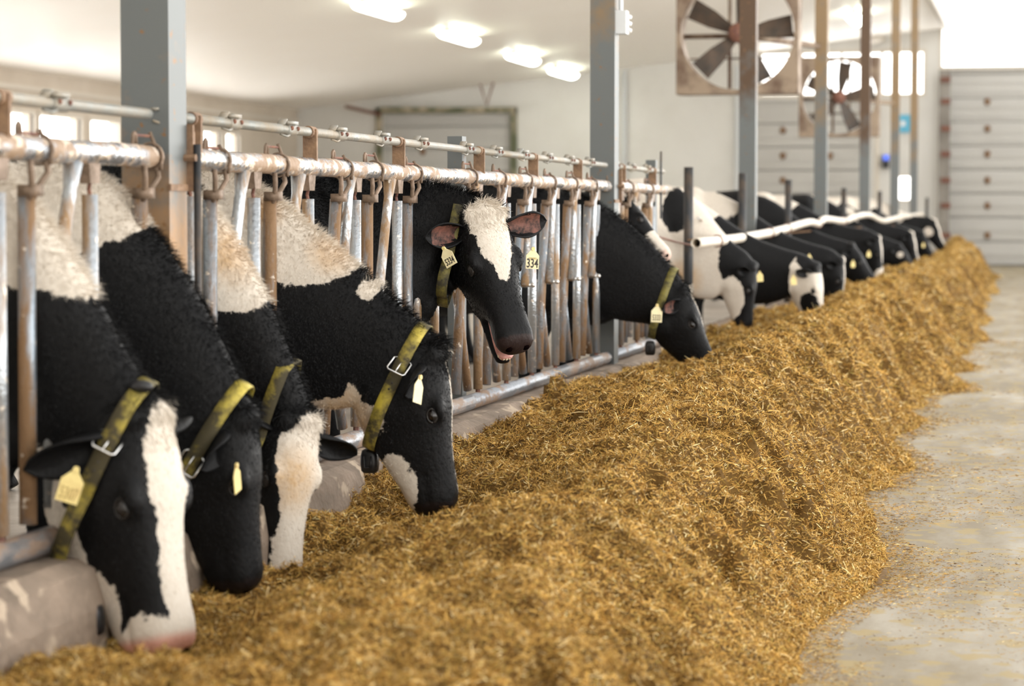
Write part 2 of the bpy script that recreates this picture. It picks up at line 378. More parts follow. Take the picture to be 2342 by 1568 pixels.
def wall_holes(plane, at, thick, u0, u1, v0, v1, holes):
    """boxes filling a wall rectangle around its openings; plane 'y': u = x, plane 'x': u = y"""
    us = sorted({u0, u1, *[h[0] for h in holes], *[h[1] for h in holes]}); vs = sorted({v0, v1, *[h[2] for h in holes], *[h[3] for h in holes]})
    mb = MB()
    for i in range(len(us) - 1):
        for j in range(len(vs) - 1):
            a, b_, c, d = us[i], us[i + 1], vs[j], vs[j + 1]
            if a < u0 - 1e-6 or b_ > u1 + 1e-6: continue
            mu, mv = (a + b_) / 2, (c + d) / 2
            if any(h[0] < mu < h[1] and h[2] < mv < h[3] for h in holes): continue
            if plane == 'y': mb.bbox((a, at, c), (b_, at + thick, d))
            else: mb.bbox((at - thick, a, c), (at, b_, d))
    return mb
def pxrect(x0, x1, y0, y1, t=TE):
    a = Py(x0, y1, t); c = Py(x1, y0, t); return (a.x, c.x, a.z, c.z)
winE = pxrect(1742, 2111, 119, 217); winS = pxrect(2048, 2086, 404, 456); doorC = pxrect(2168, 2520, 152, 640)
doorC = (doorC[0], doorC[1], 0, doorC[3]); topC = (doorC[0] - .2, doorC[1] + 1.0, doorC[3] + .05, 8.2)
doorB = pxrect(1722, 1992, 228, 560); doorB = (doorB[0], doorB[1], CF, doorB[3])
doorA = pxrect(876, 1168, 258, 560); doorA = (doorA[0], doorA[1], CF, doorA[3])
mb = wall_holes('y', TE, .25, XL - .2, 9.0, -.1, 8.6, [winE, winS, doorC, topC, doorB, doorA])
struct('wall_back', mb, M['wall'])
def window(n, rect, plane, at, nu, nv, fr=.09):
    u0, u1, v0, v1 = rect
    mb = MB(); gl = MB()
    def bx(a, b_, c, d, m=mb, th=.10, off=0):
        if plane == 'y': m.bbox((a, at - .03 + off, c), (b_, at - .03 + th + off, d))
        else: m.bbox((at - th + .03 - off, a, c), (at + .03 - off, b_, d))
    bx(u0 - fr, u0, v0 - fr, v1 + fr); bx(u1, u1 + fr, v0 - fr, v1 + fr); bx(u0, u1, v1, v1 + fr); bx(u0, u1, v0 - fr, v0)
    for i in range(1, nu): q = u0 + (u1 - u0) * i / nu; bx(q - fr * .4, q + fr * .4, v0, v1)
    for i in range(1, nv): q = v0 + (v1 - v0) * i / nv; bx(u0, u1, q - fr * .4, q + fr * .4)
    o = struct('window_%d' % n, mb, M['frame'])
    bx(u0, u1, v0, v1, gl, .01, .06); gl.build('pane', M['glass'], o)
    return o
window(1, winE, 'y', TE, 4, 1); window(2, winS, 'y', TE, 1, 1, .06); window(3, topC, 'y', TE, 2, 1, .08)
# side wall with its row of bright windows
side = [(7.0, 39.2, .95, 3.6)]  # unseen long window, added to let light flood in under the ceiling
for (pa, pb_) in ((-160, -12), (2, 76), (90, 184), (206, 272), (300, 378), (398, 452), (462, 503), (516, 545)):
    ya = Px(pa, 300, XL).y; yb = Px(pb_, 300, XL).y
    side.append((ya, yb, .95, 3.36))  # hidden sills lowered so more light reaches the ceiling
mb = wall_holes('x', XL, .25, -3, TE, -.1, cl.z + .2, side); struct('wall_left', mb, M['wall_side'])
for i, r in enumerate(side): window(4 + i, r, 'x', XL, 1 if i else 16, 1, .08)
struct('light_block_right', MB().bbox((7.5, 47, 1.0), (7.7, TE + .25, 8.6)), M['wall'])  # unseen raised slab, added to block light at the far end
struct('light_block_front', wall_holes('y', -4.2, .2, XL - .2, 9.0, -.1, 8.6, []), M['wall'])  # unseen, added behind the camera to cut frontal light
b = MB().bbox((XL, -3, cl.z - .38), (XL + .06, TE, cl.z - .30)); struct('trim_2', b, M['frame'])
b = MB().bbox((XL, TE - .08, cl.z - .1), (XL + .12, TE, cl.z - .02)); struct('trim_3', b, M['frame'])

# sectional doors in the end wall, each with its roller studs
def sectional(n, rect, studs, dy=.1, frame=None):
    u0, u1, v0, v1 = rect
    mb = MB(); nsec = max(2, round((v1 - v0) / .62)); h = (v1 - v0) / nsec
    for k in range(nsec):
        z = v0 + k * h
        mb.bbox((u0, TE + dy, z + .015), (u1, TE + dy + .05, z + h - .015)); mb.bbox((u0, TE + dy - .03, z + h * .40), (u1, TE + dy, z + h * .60))
    mb.bbox((u0, TE + dy + .03, v0), (u1, TE + dy + .06, v1))
    o = struct('door_%d' % n, mb, M['door'])
    for (x, z) in studs: MB().ball((x, TE + dy - .05, z), (.085, .05, .10), nu=8, nv=6).build('hinge', M['plate'], o, True)
    if frame:
        f = MB(); w = .18
        f.bbox((u0 - w, TE - .08, v0), (u0, TE, v1 + .12)); f.bbox((u1, TE - .08, v0), (u1 + w, TE, v1 + .12)); f.bbox((u0 - w, TE - .08, v1), (u1 + w, TE, v1 + .16))
        f.build('door_frame', frame, o)
    return o
sectional(1, doorC, [(Py(2258, y, TE).x, Py(2258, y, TE).z) for y in (232, 294, 352, 412, 470, 538)])
sectional(2, doorB, [(Py(x, y, TE).x, Py(x, y, TE).z) for (x, y) in ((1790, 298), (1790, 356), (1898, 356), (1790, 412))])
sectional(3, doorA, [(Py(966, 347, TE).x, Py(966, 347, TE).z)], frame=M['moldy'])
# dark column with roller brackets beside the alley door
a = Py(2148, 160, TE - .4); c = Py(2170, 590, TE - .4)
r = empty('door_track', (a.x, TE - .4, 0), 'dark vertical steel door track with brown roller brackets left of the alley door', 'door track')
MB().bbox((a.x, TE - .5, 0), (c.x, TE - .3, a.z)).build('track', mat_mix('dark_track', [(.16, .14, .12), (.30, .28, .25)], scale=(2, 2, 2)), r)
for y in (182, 232, 294, 352, 412, 470, 538):
    p = Py(2163, y, TE - .52); MB().box(p, (.24, .10, .14)).build('bracket', M['rust'], r)
# track hardware above the far left door
r = empty('door_hanger', Py(1110, 230, TE - .6), 'rusty horizontal track and V hanger over the mouldy far left door', 'door track')
MB().tube([Py(790, 243, TE - .6), Py(870, 262, TE - .6)], .05, 6).build('rail', M['rust'], r)
MB().tube([Py(1096, 185, TE - .6), Py(1113, 240, TE - .6), Py(1131, 180, TE - .6)], .035, 6).build('hanger', M['rust'], r)
MB().tube([Py(870, 250, TE - .55), Py(1175, 252, TE - .55)], .08, 6).build('rail', M['moldy'], r)
# conduit on the end wall
for (px_, nm) in ((1428, 'grey vertical conduit pipe on the far cream wall beside the second post'), (1686, 'grey vertical conduit on the far wall just left of the wide sectional door')):
    a = Py(px_, 162 if px_ < 1500 else 150, TE - .1)
    tag(MB().tube([(a.x, TE - .1, CF), (a.x, TE - .1, a.z)], .06, 8).build('conduit', M['grey_box']), nm, 'pipe')
# blue sign, control box with blue light
p = pxrect(2056, 2083, 262, 303, TE - .1)
r = empty('wall_sign', ((p[0] + p[1]) / 2, TE - .1, (p[2] + p[3]) / 2), 'small blue sign with a white mark on the far wall near the alley door', 'sign')
MB().bbox((p[0], TE - .1, p[2]), (p[1], TE - .06, p[3])).build('board', M['blue'], r)
MB().bbox((p[0] + .05, TE - .11, p[2] + .17), (p[0] + .16, TE - .1, p[3] - .17)).build('mark', M['paper'], r)
p = pxrect(2018, 2033, 354, 384, TE - .3)
r = empty('control_box', ((p[0] + p[1]) / 2, TE - .3, p[2]), 'dark control box with a glowing blue screen on the far wall', 'control box')
MB().bbox((p[0], TE - .3, p[2]), (p[1], TE + .0, p[3])).build('case', M['black_steel'], r)
MB().bbox((p[0] + .02, TE - .32, p[2] + .2), (p[1], TE - .3, p[3])).build('screen', M['blue_led'], r)
tag(MB().bbox((Py(2002, 300, TE).x, TE - .06, CF), (Py(2012, 300, TE).x, TE, Py(2002, 222, TE).z)).build('door_jamb', M['frame']), 'pale upright jamb on the far wall right of the wide sectional door', 'door frame')
a = Py(2275, 104, TE - .3); c = Py(2400, 105, TE - .3)
tag(MB().tube([a, c], .03, 6).build('door_rod', M['black_steel']), 'thin dark rod across the bright opening above the alley door', 'rod')

# ceiling lamps
def lamp(p, L=2.4, label=''):
    r = empty('tube_lamp', p, label, 'ceiling light', None)
    MB().bbox((p.x - .10, p.y - L / 2 - .03, p.z - .05), (p.x + .10, p.y + L / 2 + .03, p.z + .02)).build('housing', M['frame'], r)
    mb = MB(); n = 12; v = []
    for yy in (p.y - L / 2, p.y - L / 2 + .12, p.y + L / 2 - .12, p.y + L / 2):
        e = .35 if abs(yy - p.y) > L / 2 - .01 else 1
        for j in range(n + 1):
            a_ = math.pi * j / n; v.append((p.x + math.cos(a_) * .19 * e, yy, p.z - .05 - math.sin(a_) * .12 * e))
    f = [(i * (n + 1) + j, i * (n + 1) + j + 1, (i + 1) * (n + 1) + j + 1, (i + 1) * (n + 1) + j) for i in range(3) for j in range(n)]
    f += [tuple(range(n + 1)), tuple(3 * (n + 1) + j for j in range(n + 1))[::-1]]
    mb.add(v, f).build('diffuser', M['lamp'], r, True)
    return r
def on_ceiling(px, py):
    d = ray(px, py)       # ceil: z = cl.z + slope*(x-cl.x)
    t = (cl.z + slope * (CAM.x - cl.x) - CAM.z) / (d.z - slope * d.x); return CAM + d * t
LL = ['tube ceiling light cut by the top edge of the photo, nearest the first post', 'tube ceiling light second from the first post in the slanting row', 'tube ceiling light third in the slanting row, above the far left door', 'tube ceiling light just left of the second post, farthest of its row']
for (q, l) in zip(((866, 6), (1050, 71), (1196, 121), (1314, 163)), LL):
    p = on_ceiling(*q); p.y = min(p.y, TE - 2.6); p.z -= .06; lamp(p, 2.4, l)
p = on_ceiling(1957, 28); p.z -= .08; lamp(p, 2.0, 'tube ceiling light near the ridge between the fans and the far posts')
p = on_ceiling(2000, 85); p.z -= .05
tag(MB().ball(p, (.3, .7, .14)).build('ceiling_lamp', M['frame'], None, True), 'unlit pale ceiling fixture beyond the fans near the ridge', 'ceiling light')

# ------------------------------------------------------------------ steel posts
PS = .15
def edge_t(px):       # y of a post's near right edge seen at pixel column px (face x = .045)
    return Px(px, 490, .045).y
posts = [edge_t(388), edge_t(1405), edge_t(1727), edge_t(1890), edge_t(1988), edge_t(2055), edge_t(2097)]
plab = ['thick square steel post in the foreground, stained orange below the rail', 'square steel post with a grey switch box where the headlock row ends', 'brown stained square post in front of the big fan', 'square post right of the big fan carrying its arm',
        'brown square post, first past the second fan', 'square post seventh down the row, left of the blue sign', 'narrow farthest post of the row, right of the blue sign']
plab[5] = 'grey square post just left of the blue sign on the far wall'
for i, t in enumerate(posts):
    z1 = ceil_z(-.13) - .02
    r = empty('steel_post', (-.03, t + PS / 2, 0), plab[i], 'post', 'steel posts along the feed fence')
    MB().bbox((-.03 - PS / 2, t, 0), (-.03 + PS / 2, t + PS, z1)).build('post_tube', M['post0' if i == 0 else ('post2' if i in (2, 4) else 'post1')], r)
    MB().bbox((-.13, t - .05, CF), (.07, t + PS + .05, CF + .015)).build('base_plate', M['plate'], r)
    if i < 2:
        mb = MB().bbox((-.01, t + PS, 1.40), (.065, t + PS + .012, 1.60)); mb.bbox((-.01, t + PS + .012, 1.42), (.05, t + PS + .06, 1.58))
        mb.tube([(.03, t + PS - .02, 1.50), (.082, t + PS - .02, 1.50)], .012, 6); mb.build('rail_bracket', M['plate'], r)
        mb = MB().bbox((.044, t - .006, 1.40), (.052, t + PS + .012, 1.42)); mb.build('seam', M['plate'], r)
# switch box on second post
t = posts[1]; a = Px(1432, 50, .11)
r = empty('switch_box', (.1, t + .1, a.z), 'grey electrical switch box with conduit on the second post', 'switch box')
MB().bbox((.045, t + .02, a.z - .07), (.11, t + .12, a.z + .07)).build('box', M['grey_box'], r)
MB().tube([(.07, t + .07, a.z + .07), (.07, t + .07, ceil_z(0))], .014, 8).build('conduit', M['grey_box'], r)
mb = MB()
for k in range(3): mb.tube([(.11, t + .07, a.z - .04 + .04 * k), (.135, t + .07, a.z - .05 + .04 * k)], .012, 6)
mb.build('plug', M['paper'], r)

# ------------------------------------------------------------------ curb under the fence
mb = MB(); ys = np.arange(-2, TE - 2, .12)
for x_, z_ in ():
    pass
sec = [(-.16, CF), (-.16, .40), (-.13, .425), (.10, .425), (.15, .40), (.175, .30), (.18, 0)]
v = []
for y in ys:
    for k, (x_, z_) in enumerate(sec):
        j = (vnoise(np.array([y * 4.0]), np.array([k * 3.1]))[0] - .5) * .02
        v.append((x_ + j, y, z_ + (j if 0 < k < 6 else 0)))
n = len(sec); f = [(i * n + j, i * n + j + 1, (i + 1) * n + j + 1, (i + 1) * n + j) for i in range(len(ys) - 1) for j in range(n - 1)]
mb.add(v, f); o = mb.build('trim_4', M['conc']); o['kind'] = 'structure'

# ------------------------------------------------------------------ headlock panels
RZ, LZ, BZ = 1.50, 1.625, .466
def headlock(y0, y1, stalls, occ, label, lock=None):
    r = empty('headlock_panel', (0, (y0 + y1) / 2, BZ - .035), label, 'headlock panel', 'self locking feed fence panels')
    mb = MB(); n = 14
    pts = [(0, y, RZ + .002 * math.sin(y * 9)) for y in np.linspace(y0, y1, 20)]
    mb.tube(pts, .034, n); mb.build('top_rail', M['rail'], r, True)
    MB().tube([(0, y0, BZ), (0, y1, BZ)], .036, 14).build('bottom_rail', M['botrail'], r, True)
    l0, l1 = lock or (y0 + .05, y1 - .05)
    lp = MB().tube([(.0, l0, LZ), (0, l1, LZ)], .0165, 12).build('lock_pipe', M['lockpipe'], r, True)
    for k, yc in enumerate(stalls):
        oc = occ[k]
        # fixed upright with its trapezoid tab and chain link
        up = MB().tube([(0, yc, 1.385), (0, yc, .515)], .0225, 12).build('upright_bar', M['galv'], r, True)
        mb = MB().add([(.016, yc - .045, RZ - .02), (.016, yc + .045, RZ - .02), (.016, yc + .03, RZ - .085), (.016, yc - .03, RZ - .085),
                       (-.016, yc - .045, RZ - .02), (-.016, yc + .045, RZ - .02), (-.016, yc + .03, RZ - .085), (-.016, yc - .03, RZ - .085)],
                      [(0, 1, 2, 3), (7, 6, 5, 4), (0, 4, 5, 1), (1, 5, 6, 2), (2, 6, 7, 3), (3, 7, 4, 0)])
        mb.build('tab', M['worn'], r)
        MB().tube([(.004, yc - .008, RZ - .08), (-.006, yc + .008, RZ - .1), (.006, yc - .004, 1.36)], .006, 6).build('chain_link', M['rust'], up)
        MB().tube([(0, yc, .53), (0, yc, .495)], .012, 6).build('pin', M['rust'], up)
        # swinging neck bar
        if oc: A = [(-.012, yc - .40, 1.385), (-.012, yc - .41, .52)]
        else: A = [(-.012, yc - .22, 1.385), (-.012, yc - .39, .52)]
        nb = MB().tube(A, .0235, 12).build('neck_bar', M['galv2'], r, True)
        ya = A[0][1]
        yk = MB()
        yk.tube([(.02, ya - .045, RZ - .03), (.024, ya - .05, RZ - .06), (.012, ya - .018, 1.40), (0, ya - .012, 1.37)], .009, 8)
        yk.tube([(.02, ya + .055, RZ - .03), (.024, ya + .058, RZ - .06), (.012, ya + .02, 1.40), (0, ya + .012, 1.37)], .009, 8)
        yk.box((0, ya, 1.392), (.05, .055, .03))
        ring = [(.040 * math.cos(a_), ya + .055, RZ + .040 * math.sin(a_)) for a_ in np.linspace(-2.4, 2.6, 16)]
        yk.tube(ring, .008, 8, flat=.5)
        yk.build('yoke', M['worn'], r, True)
        ey = MB().tube([(.0, ya - .085, RZ + .03), (0, ya - .082, RZ + .06), (0, ya - .072, RZ + .066), (0, ya - .062, RZ + .06), (0, ya - .058, RZ + .03)], .006, 8)
        ey.build('eyelet', M['worn'], r, True)
        hh = .06 if k % 2 == 0 else .04
        mb = MB().tube([(.0, ya - .07, RZ + hh), (0, ya + .052, RZ + hh)], .0045, 6); mb.build('latch_rod', M['rust'], r)
        mb = MB().tube([(0, ya + .052, RZ + hh + .012), (.02, ya + .055, RZ + .02), (.036, ya + .055, RZ), (.034, ya + .052, RZ - .04)], .006, 6); mb.build('catch', M['worn'], r, True)
        # pivoting lock arm
        if oc: B = [(0.005, yc - .13, RZ - .03), (0.005, yc - .15, 1.40), (0.0, yc - .30, .97), (0, yc - .28, .55)]
        else: B = [(0.005, yc - .10, RZ - .03), (0.005, yc - .115, 1.40), (0.03, yc - .31, .97)]
        br = [.028, .019, .0215, .021][:len(B)]
        arm = MB().tube(B, br, 12).build('lock_arm', M['galv'], r, True)
        if not oc:
            MB().tube([(-.03, yc - .30, .98), (-.02, yc - .12, .52)], .021, 12).build('swing_arm', M['galv2'], r, True)
            MB().tube([(-.035, yc - .305, .975), (.075, yc - .305, .975)], .007, 8).build('pivot_bolt', M['steel_bolt'], r, True)
            MB().ball((.07, yc - .305, .975), .013, nu=8, nv=6).build('nut', M['steel_bolt'], r, True)
        # clamp on the lock pipe
        for s_ in (0,):
            yl = yc - .22 + s_
            mb = MB().tube([(0, yl - .05, LZ), (0, yl - .045, LZ), (0, yl + .05, LZ)], .022, 10)
            mb.box((.012, yl - .02, LZ + .022), (.03, .09, .012)); mb.box((0, yl - .075, LZ + .024), (.028, .04, .006), Matrix.Rotation(.5, 3, 'X'))
            mb.tube([(.0, yl - .1, LZ - .018), (.018, yl - .08, LZ - .026), (.012, yl - .03, LZ - .02)], .004, 6)
            c_ = mb.build('clamp', M['lockpipe'], r, True)
            mb = MB().ball((.022, yl - .035, LZ + .004), .008, nu=8, nv=5); mb.ball((.022, yl + .035, LZ + .004), .008, nu=8, nv=5); mb.build('rivet', M['rust'], c_, True)
        if k % 2 == 0:
            yb = yc + .0
            mb = MB().box((0, yb + .03, (RZ + LZ) / 2 + .01), (.012, .062, LZ - RZ - .02)); 
            ring = [(.021 * math.cos(a_), yb + .03, LZ + .021 * math.sin(a_)) for a_ in np.linspace(-.8, 4.0, 12)]
            mb.tube(ring, .030, 4, flat=.12)
            mb = MB().box((0, yb + .03, (RZ + LZ) / 2 + .01), (.052, .014, LZ - RZ - .0))
            mb.tube([(0, yb, LZ), (0, yb + .06, LZ)], .0215, 12); mb.build('bracket', M['plate'], r)
    return r
S = .61
P1 = [7.10 + S * k for k in range(6)]; P2 = [10.98 + S * k for k in range(6)]; P3 = [14.87 + S * k for k in range(3)]; P0 = [6.29 - S * k for k in range(6)][::-1]
# occ: a cow's neck passes left of that upright
headlock(2.95, posts[0] - .005, P0, [0, 0, 0, 1, 1, 1], 'headlock fence panel nearest the camera, left of the foreground post')
headlock(posts[0] + PS + .012, 10.80, P1, [1, 1, 1, 0, 1, 1], 'headlock fence panel right of the foreground post, with four cows through it')
headlock(10.805, posts[1] - .005, P2, [0, 0, 0, 0, 0, 0], 'headlock fence panel with all its neck bars closed, behind the raised head')
headlock(posts[1] + PS + .012, 16.62, P3, [1, 1, 0], 'short last headlock panel beyond the post with the switch box')
# steel stub posts behind the lock pipe
for px_, top, l in ((1047, 312, 'short rusty steel stub post behind the rail left of the raised cow head'), (1492, 366, 'short dark steel stub post at the far end of the headlock row')):
    q = Px(px_, top, -.09); tag(MB().bbox((-.13, q.y - .04, CF), (-.06, q.y + .04, q.z)).build('stub_post', M['post1']), l, 'post')
# thin black posts and stanchions
q = Px(451, 330, .075); tag(MB().tube([(.075, q.y, .42), (.075, q.y, q.z)], .012, 8).build('slim_post', M['black_steel'], None, True), 'thin black upright rod in front of the rail beside the foreground post', 'post')
q = Px(1512, 346, .02); tag(MB().tube([(.02, q.y, 1.3), (.02, q.y, q.z)], .008, 6).build('thin_rod', M['black_steel']), 'thin black rod sticking up at the end of the headlock row', 'rod')
SL = ['dark upright post at the open end of the white pipe', 'dark upright post second along the white pipe, in front of the brown square post', 'dark upright post third along the white pipe', 'dark upright post fourth along the white pipe', 'dark upright post fifth along the white pipe', 'small dark upright post near the far end of the white pipe', 'farthest small dark upright post by the last cows']
for (px_, top), l in zip(((1575, 382), (1698, 396), (1803, 411), (1930, 430), (2012, 437), (2052, 448), (2120, 452)), SL):
    q = Px(px_, top, 0.0)
    r = empty('stanchion', (0, q.y, .42), l, 'post', 'dark uprights carrying the white pipe')
    MB().tube([(0, q.y, .42), (0, q.y, q.z)], .036, 10).build('pole', M['black_steel'], r, True)
    MB().tube([(0, q.y - .04, 1.14), (.23, q.y, 1.16), (0, q.y + .04, 1.14)], .009, 6).build('clip', M['plate'], r)
# sagging white neck pipe
pp = [(1592, 556), (1640, 551), (1700, 543), (1760, 532), (1800, 522), (1850, 508), (1872, 512), (1886, 501), (1930, 505), (1962, 494), (1990, 492), (2020, 505), (2060, 496), (2110, 490)]
pts = [Px(x_, y_, .22) for x_, y_ in pp]
mb = MB().tube(cat_rom([np.array(p) for p in pts], 4), .037, 14, caps=False)
o = mb.build('neck_pipe', M['white_pipe'], None, True); tag(o, 'long bent white pipe running in front of the far cows', 'pipe')
so = o.modifiers.new('wall', 'SOLIDIFY'); so.thickness = .006; so.offset = -1
for i in (1, 3, 4, 6, 8):
    p = pts[i]; ringp = [(p.x + .042 * math.cos(a_), p.y, p.z + .042 * math.sin(a_)) for a_ in np.linspace(0, 2 * math.pi, 14)]
    MB().tube(ringp, .006, 6).build('pipe_clamp', M['rust'], o)
MB().tube([Px(1508, 542, .03), Px(1545, 553, .03), Px(1600, 564, .05), Px(1618, 568, .06)], .008, 6).build('tie_wire', M['rust'], o)
MB().tube([Px(1596, 497, .05), Px(1650, 543, .1), Px(1672, 567, .13)], .006, 6).build('tie_wire', M['galv'], o)

# ------------------------------------------------------------------ fans
def fan(cx, cz, y, S_, label, armx):
    r = empty('circulation_fan', (cx, y, cz), label, 'fan', 'barn fans')
    R_ = S_ / 2; n = 48; mb = MB(); v = []
    dep = .34
    ri = R_ * .93
    for yy in (y - dep / 2, y + dep / 2):
        for j in range(n):
            a_ = 2 * math.pi * j / n; c_, s_ = math.cos(a_), math.sin(a_)
            m_ = max(abs(c_), abs(s_)); v.append((cx + c_ / m_ * R_, yy, cz + s_ / m_ * R_)); 
        for j in range(n):
            a_ = 2 * math.pi * j / n; v.append((cx + math.cos(a_) * ri, yy, cz + math.sin(a_) * ri))
    f = []
    for j in range(n):
        k = (j + 1) % n
        f += [(j, k, n + k, n + j), (2 * n + j, 3 * n + j, 3 * n + k, 2 * n + k), (n + j, n + k, 3 * n + k, 3 * n + j), (j, 2 * n + j, 2 * n + k, k)]
    # square housing is a shell: front plate with round hole, sides, inner ring
    mb.add(v, f).build('housing', M['duct'], r)
    mb = MB()
    mb.tube([(cx, y - .1, cz), (cx, y + .12, cz)], .11, 16); mb.build('motor', M['rust'], r, True)
    for k in range(5):
        a_ = math.radians(72 * k + 8); ux, uz = math.cos(a_), math.sin(a_); tx, tz = -uz, ux; vv = []
        for (rr_, w_, pit) in ((.09, .045, .5), (R_ * .5, .10, .42), (R_ * .88, .12, .3)):
            for sg in (-1, 1):
                for th in (-.006, .006):
                    vv.append((cx + ux * rr_ + tx * w_ * sg, y + sg * w_ * pit + th, cz + uz * rr_ + tz * w_ * sg))
        ff = []
        for i_ in range(2):
            o_ = i_ * 4; ff += [(o_, o_ + 2, o_ + 6, o_ + 4), (o_ + 1, o_ + 5, o_ + 7, o_ + 3), (o_, o_ + 4, o_ + 5, o_ + 1), (o_ + 2, o_ + 3, o_ + 7, o_ + 6)]
        ff += [(0, 1, 3, 2), (8, 10, 11, 9)]
        MB().add(vv, ff).build('blade', M['blade'], r)
    for zz in (0.0, -.07 * 0): pass
    MB().tube([(cx - ri, y + .14, cz - .02), (cx + ri, y + .14, cz - .02)], .028, 8).build('motor_mount', M['duct'], r, True)
    for xx in (-.12, .16): MB().bbox((cx + xx - .02, y + .12, cz - ri * .96), (cx + xx + .02, y + .15, cz + ri * .96)).build('strut', M['duct'], r)
    MB().tube([(cx - ri * .98, y + .13, cz - R_ * .4), (cx + ri * .98, y + .13, cz - R_ * .4)], .012, 6).build('guard_bar', M['duct'], r)
    MB().tube([(cx + .05, y + .16, cz - .02), (armx, posts[3] if y < 30 else posts[5], cz - .05)], .035, 8).build('arm', M['duct'], r, True)
    return r
ya = posts[3] - 1.6; q = Py(1690, 76, ya); fan(q.x, q.z, ya, 280 * (ya * .977 + .5) / F, 'large square fan housing with dark blades at the brown post, the nearer fan', -.06)
yb = posts[5] - 1.4; q = Py(1920, 222, yb); fan(q.x, q.z, yb, 182 * (yb * .977 + .5) / F, 'smaller looking square fan beyond, against the bright end windows', -.06)

# ------------------------------------------------------------------ cows
def ctext(s, size, name, mat, parent, M4):
    cu = bpy.data.curves.new('t', 'FONT'); cu.body = s; cu.size = size; cu.extrude = .0006; cu.align_x = 'CENTER'; cu.align_y = 'CENTER'; cu.resolution_u = 3; cu.offset = size * .012
    o = bpy.data.objects.new('t', cu); link(o)
    dg = bpy.context.evaluated_depsgraph_get(); me = o.evaluated_get(dg).to_mesh()
    v = [M4 @ x.co for x in me.vertices]; f = [tuple(p.vertices) for p in me.polygons]
    o.evaluated_get(dg).to_mesh_clear(); bpy.data.objects.remove(o)
    return mesh_obj(name, v, f, mat, parent)

def remesh(mb, vox, smooth=5):
    me = bpy.data.meshes.new('tmp'); me.from_pydata(mb.v, [], mb.f); me.update()
    o = bpy.data.objects.new('tmp', me); link(o)
    r = o.modifiers.new('r', 'REMESH'); r.mode = 'VOXEL'; r.voxel_size = vox; r.use_smooth_shade = True
    s = o.modifiers.new('s', 'SMOOTH'); s.factor = .5; s.iterations = smooth
    dg = bpy.context.evaluated_depsgraph_get(); ev = o.evaluated_get(dg); m2 = bpy.data.meshes.new_from_object(ev)
    n = len(m2.vertices); co = np.empty(n * 3, dtype=np.float32); m2.vertices.foreach_get('co', co); no = np.empty(n * 3, dtype=np.float32); m2.vertices.foreach_get('normal', no)
    bpy.data.objects.remove(o); bpy.data.meshes.remove(me)
    return m2, co.reshape(-1, 3).astype(float), no.reshape(-1, 3).astype(float)

def V(a): return Vector(tuple(float(x) for x in a))

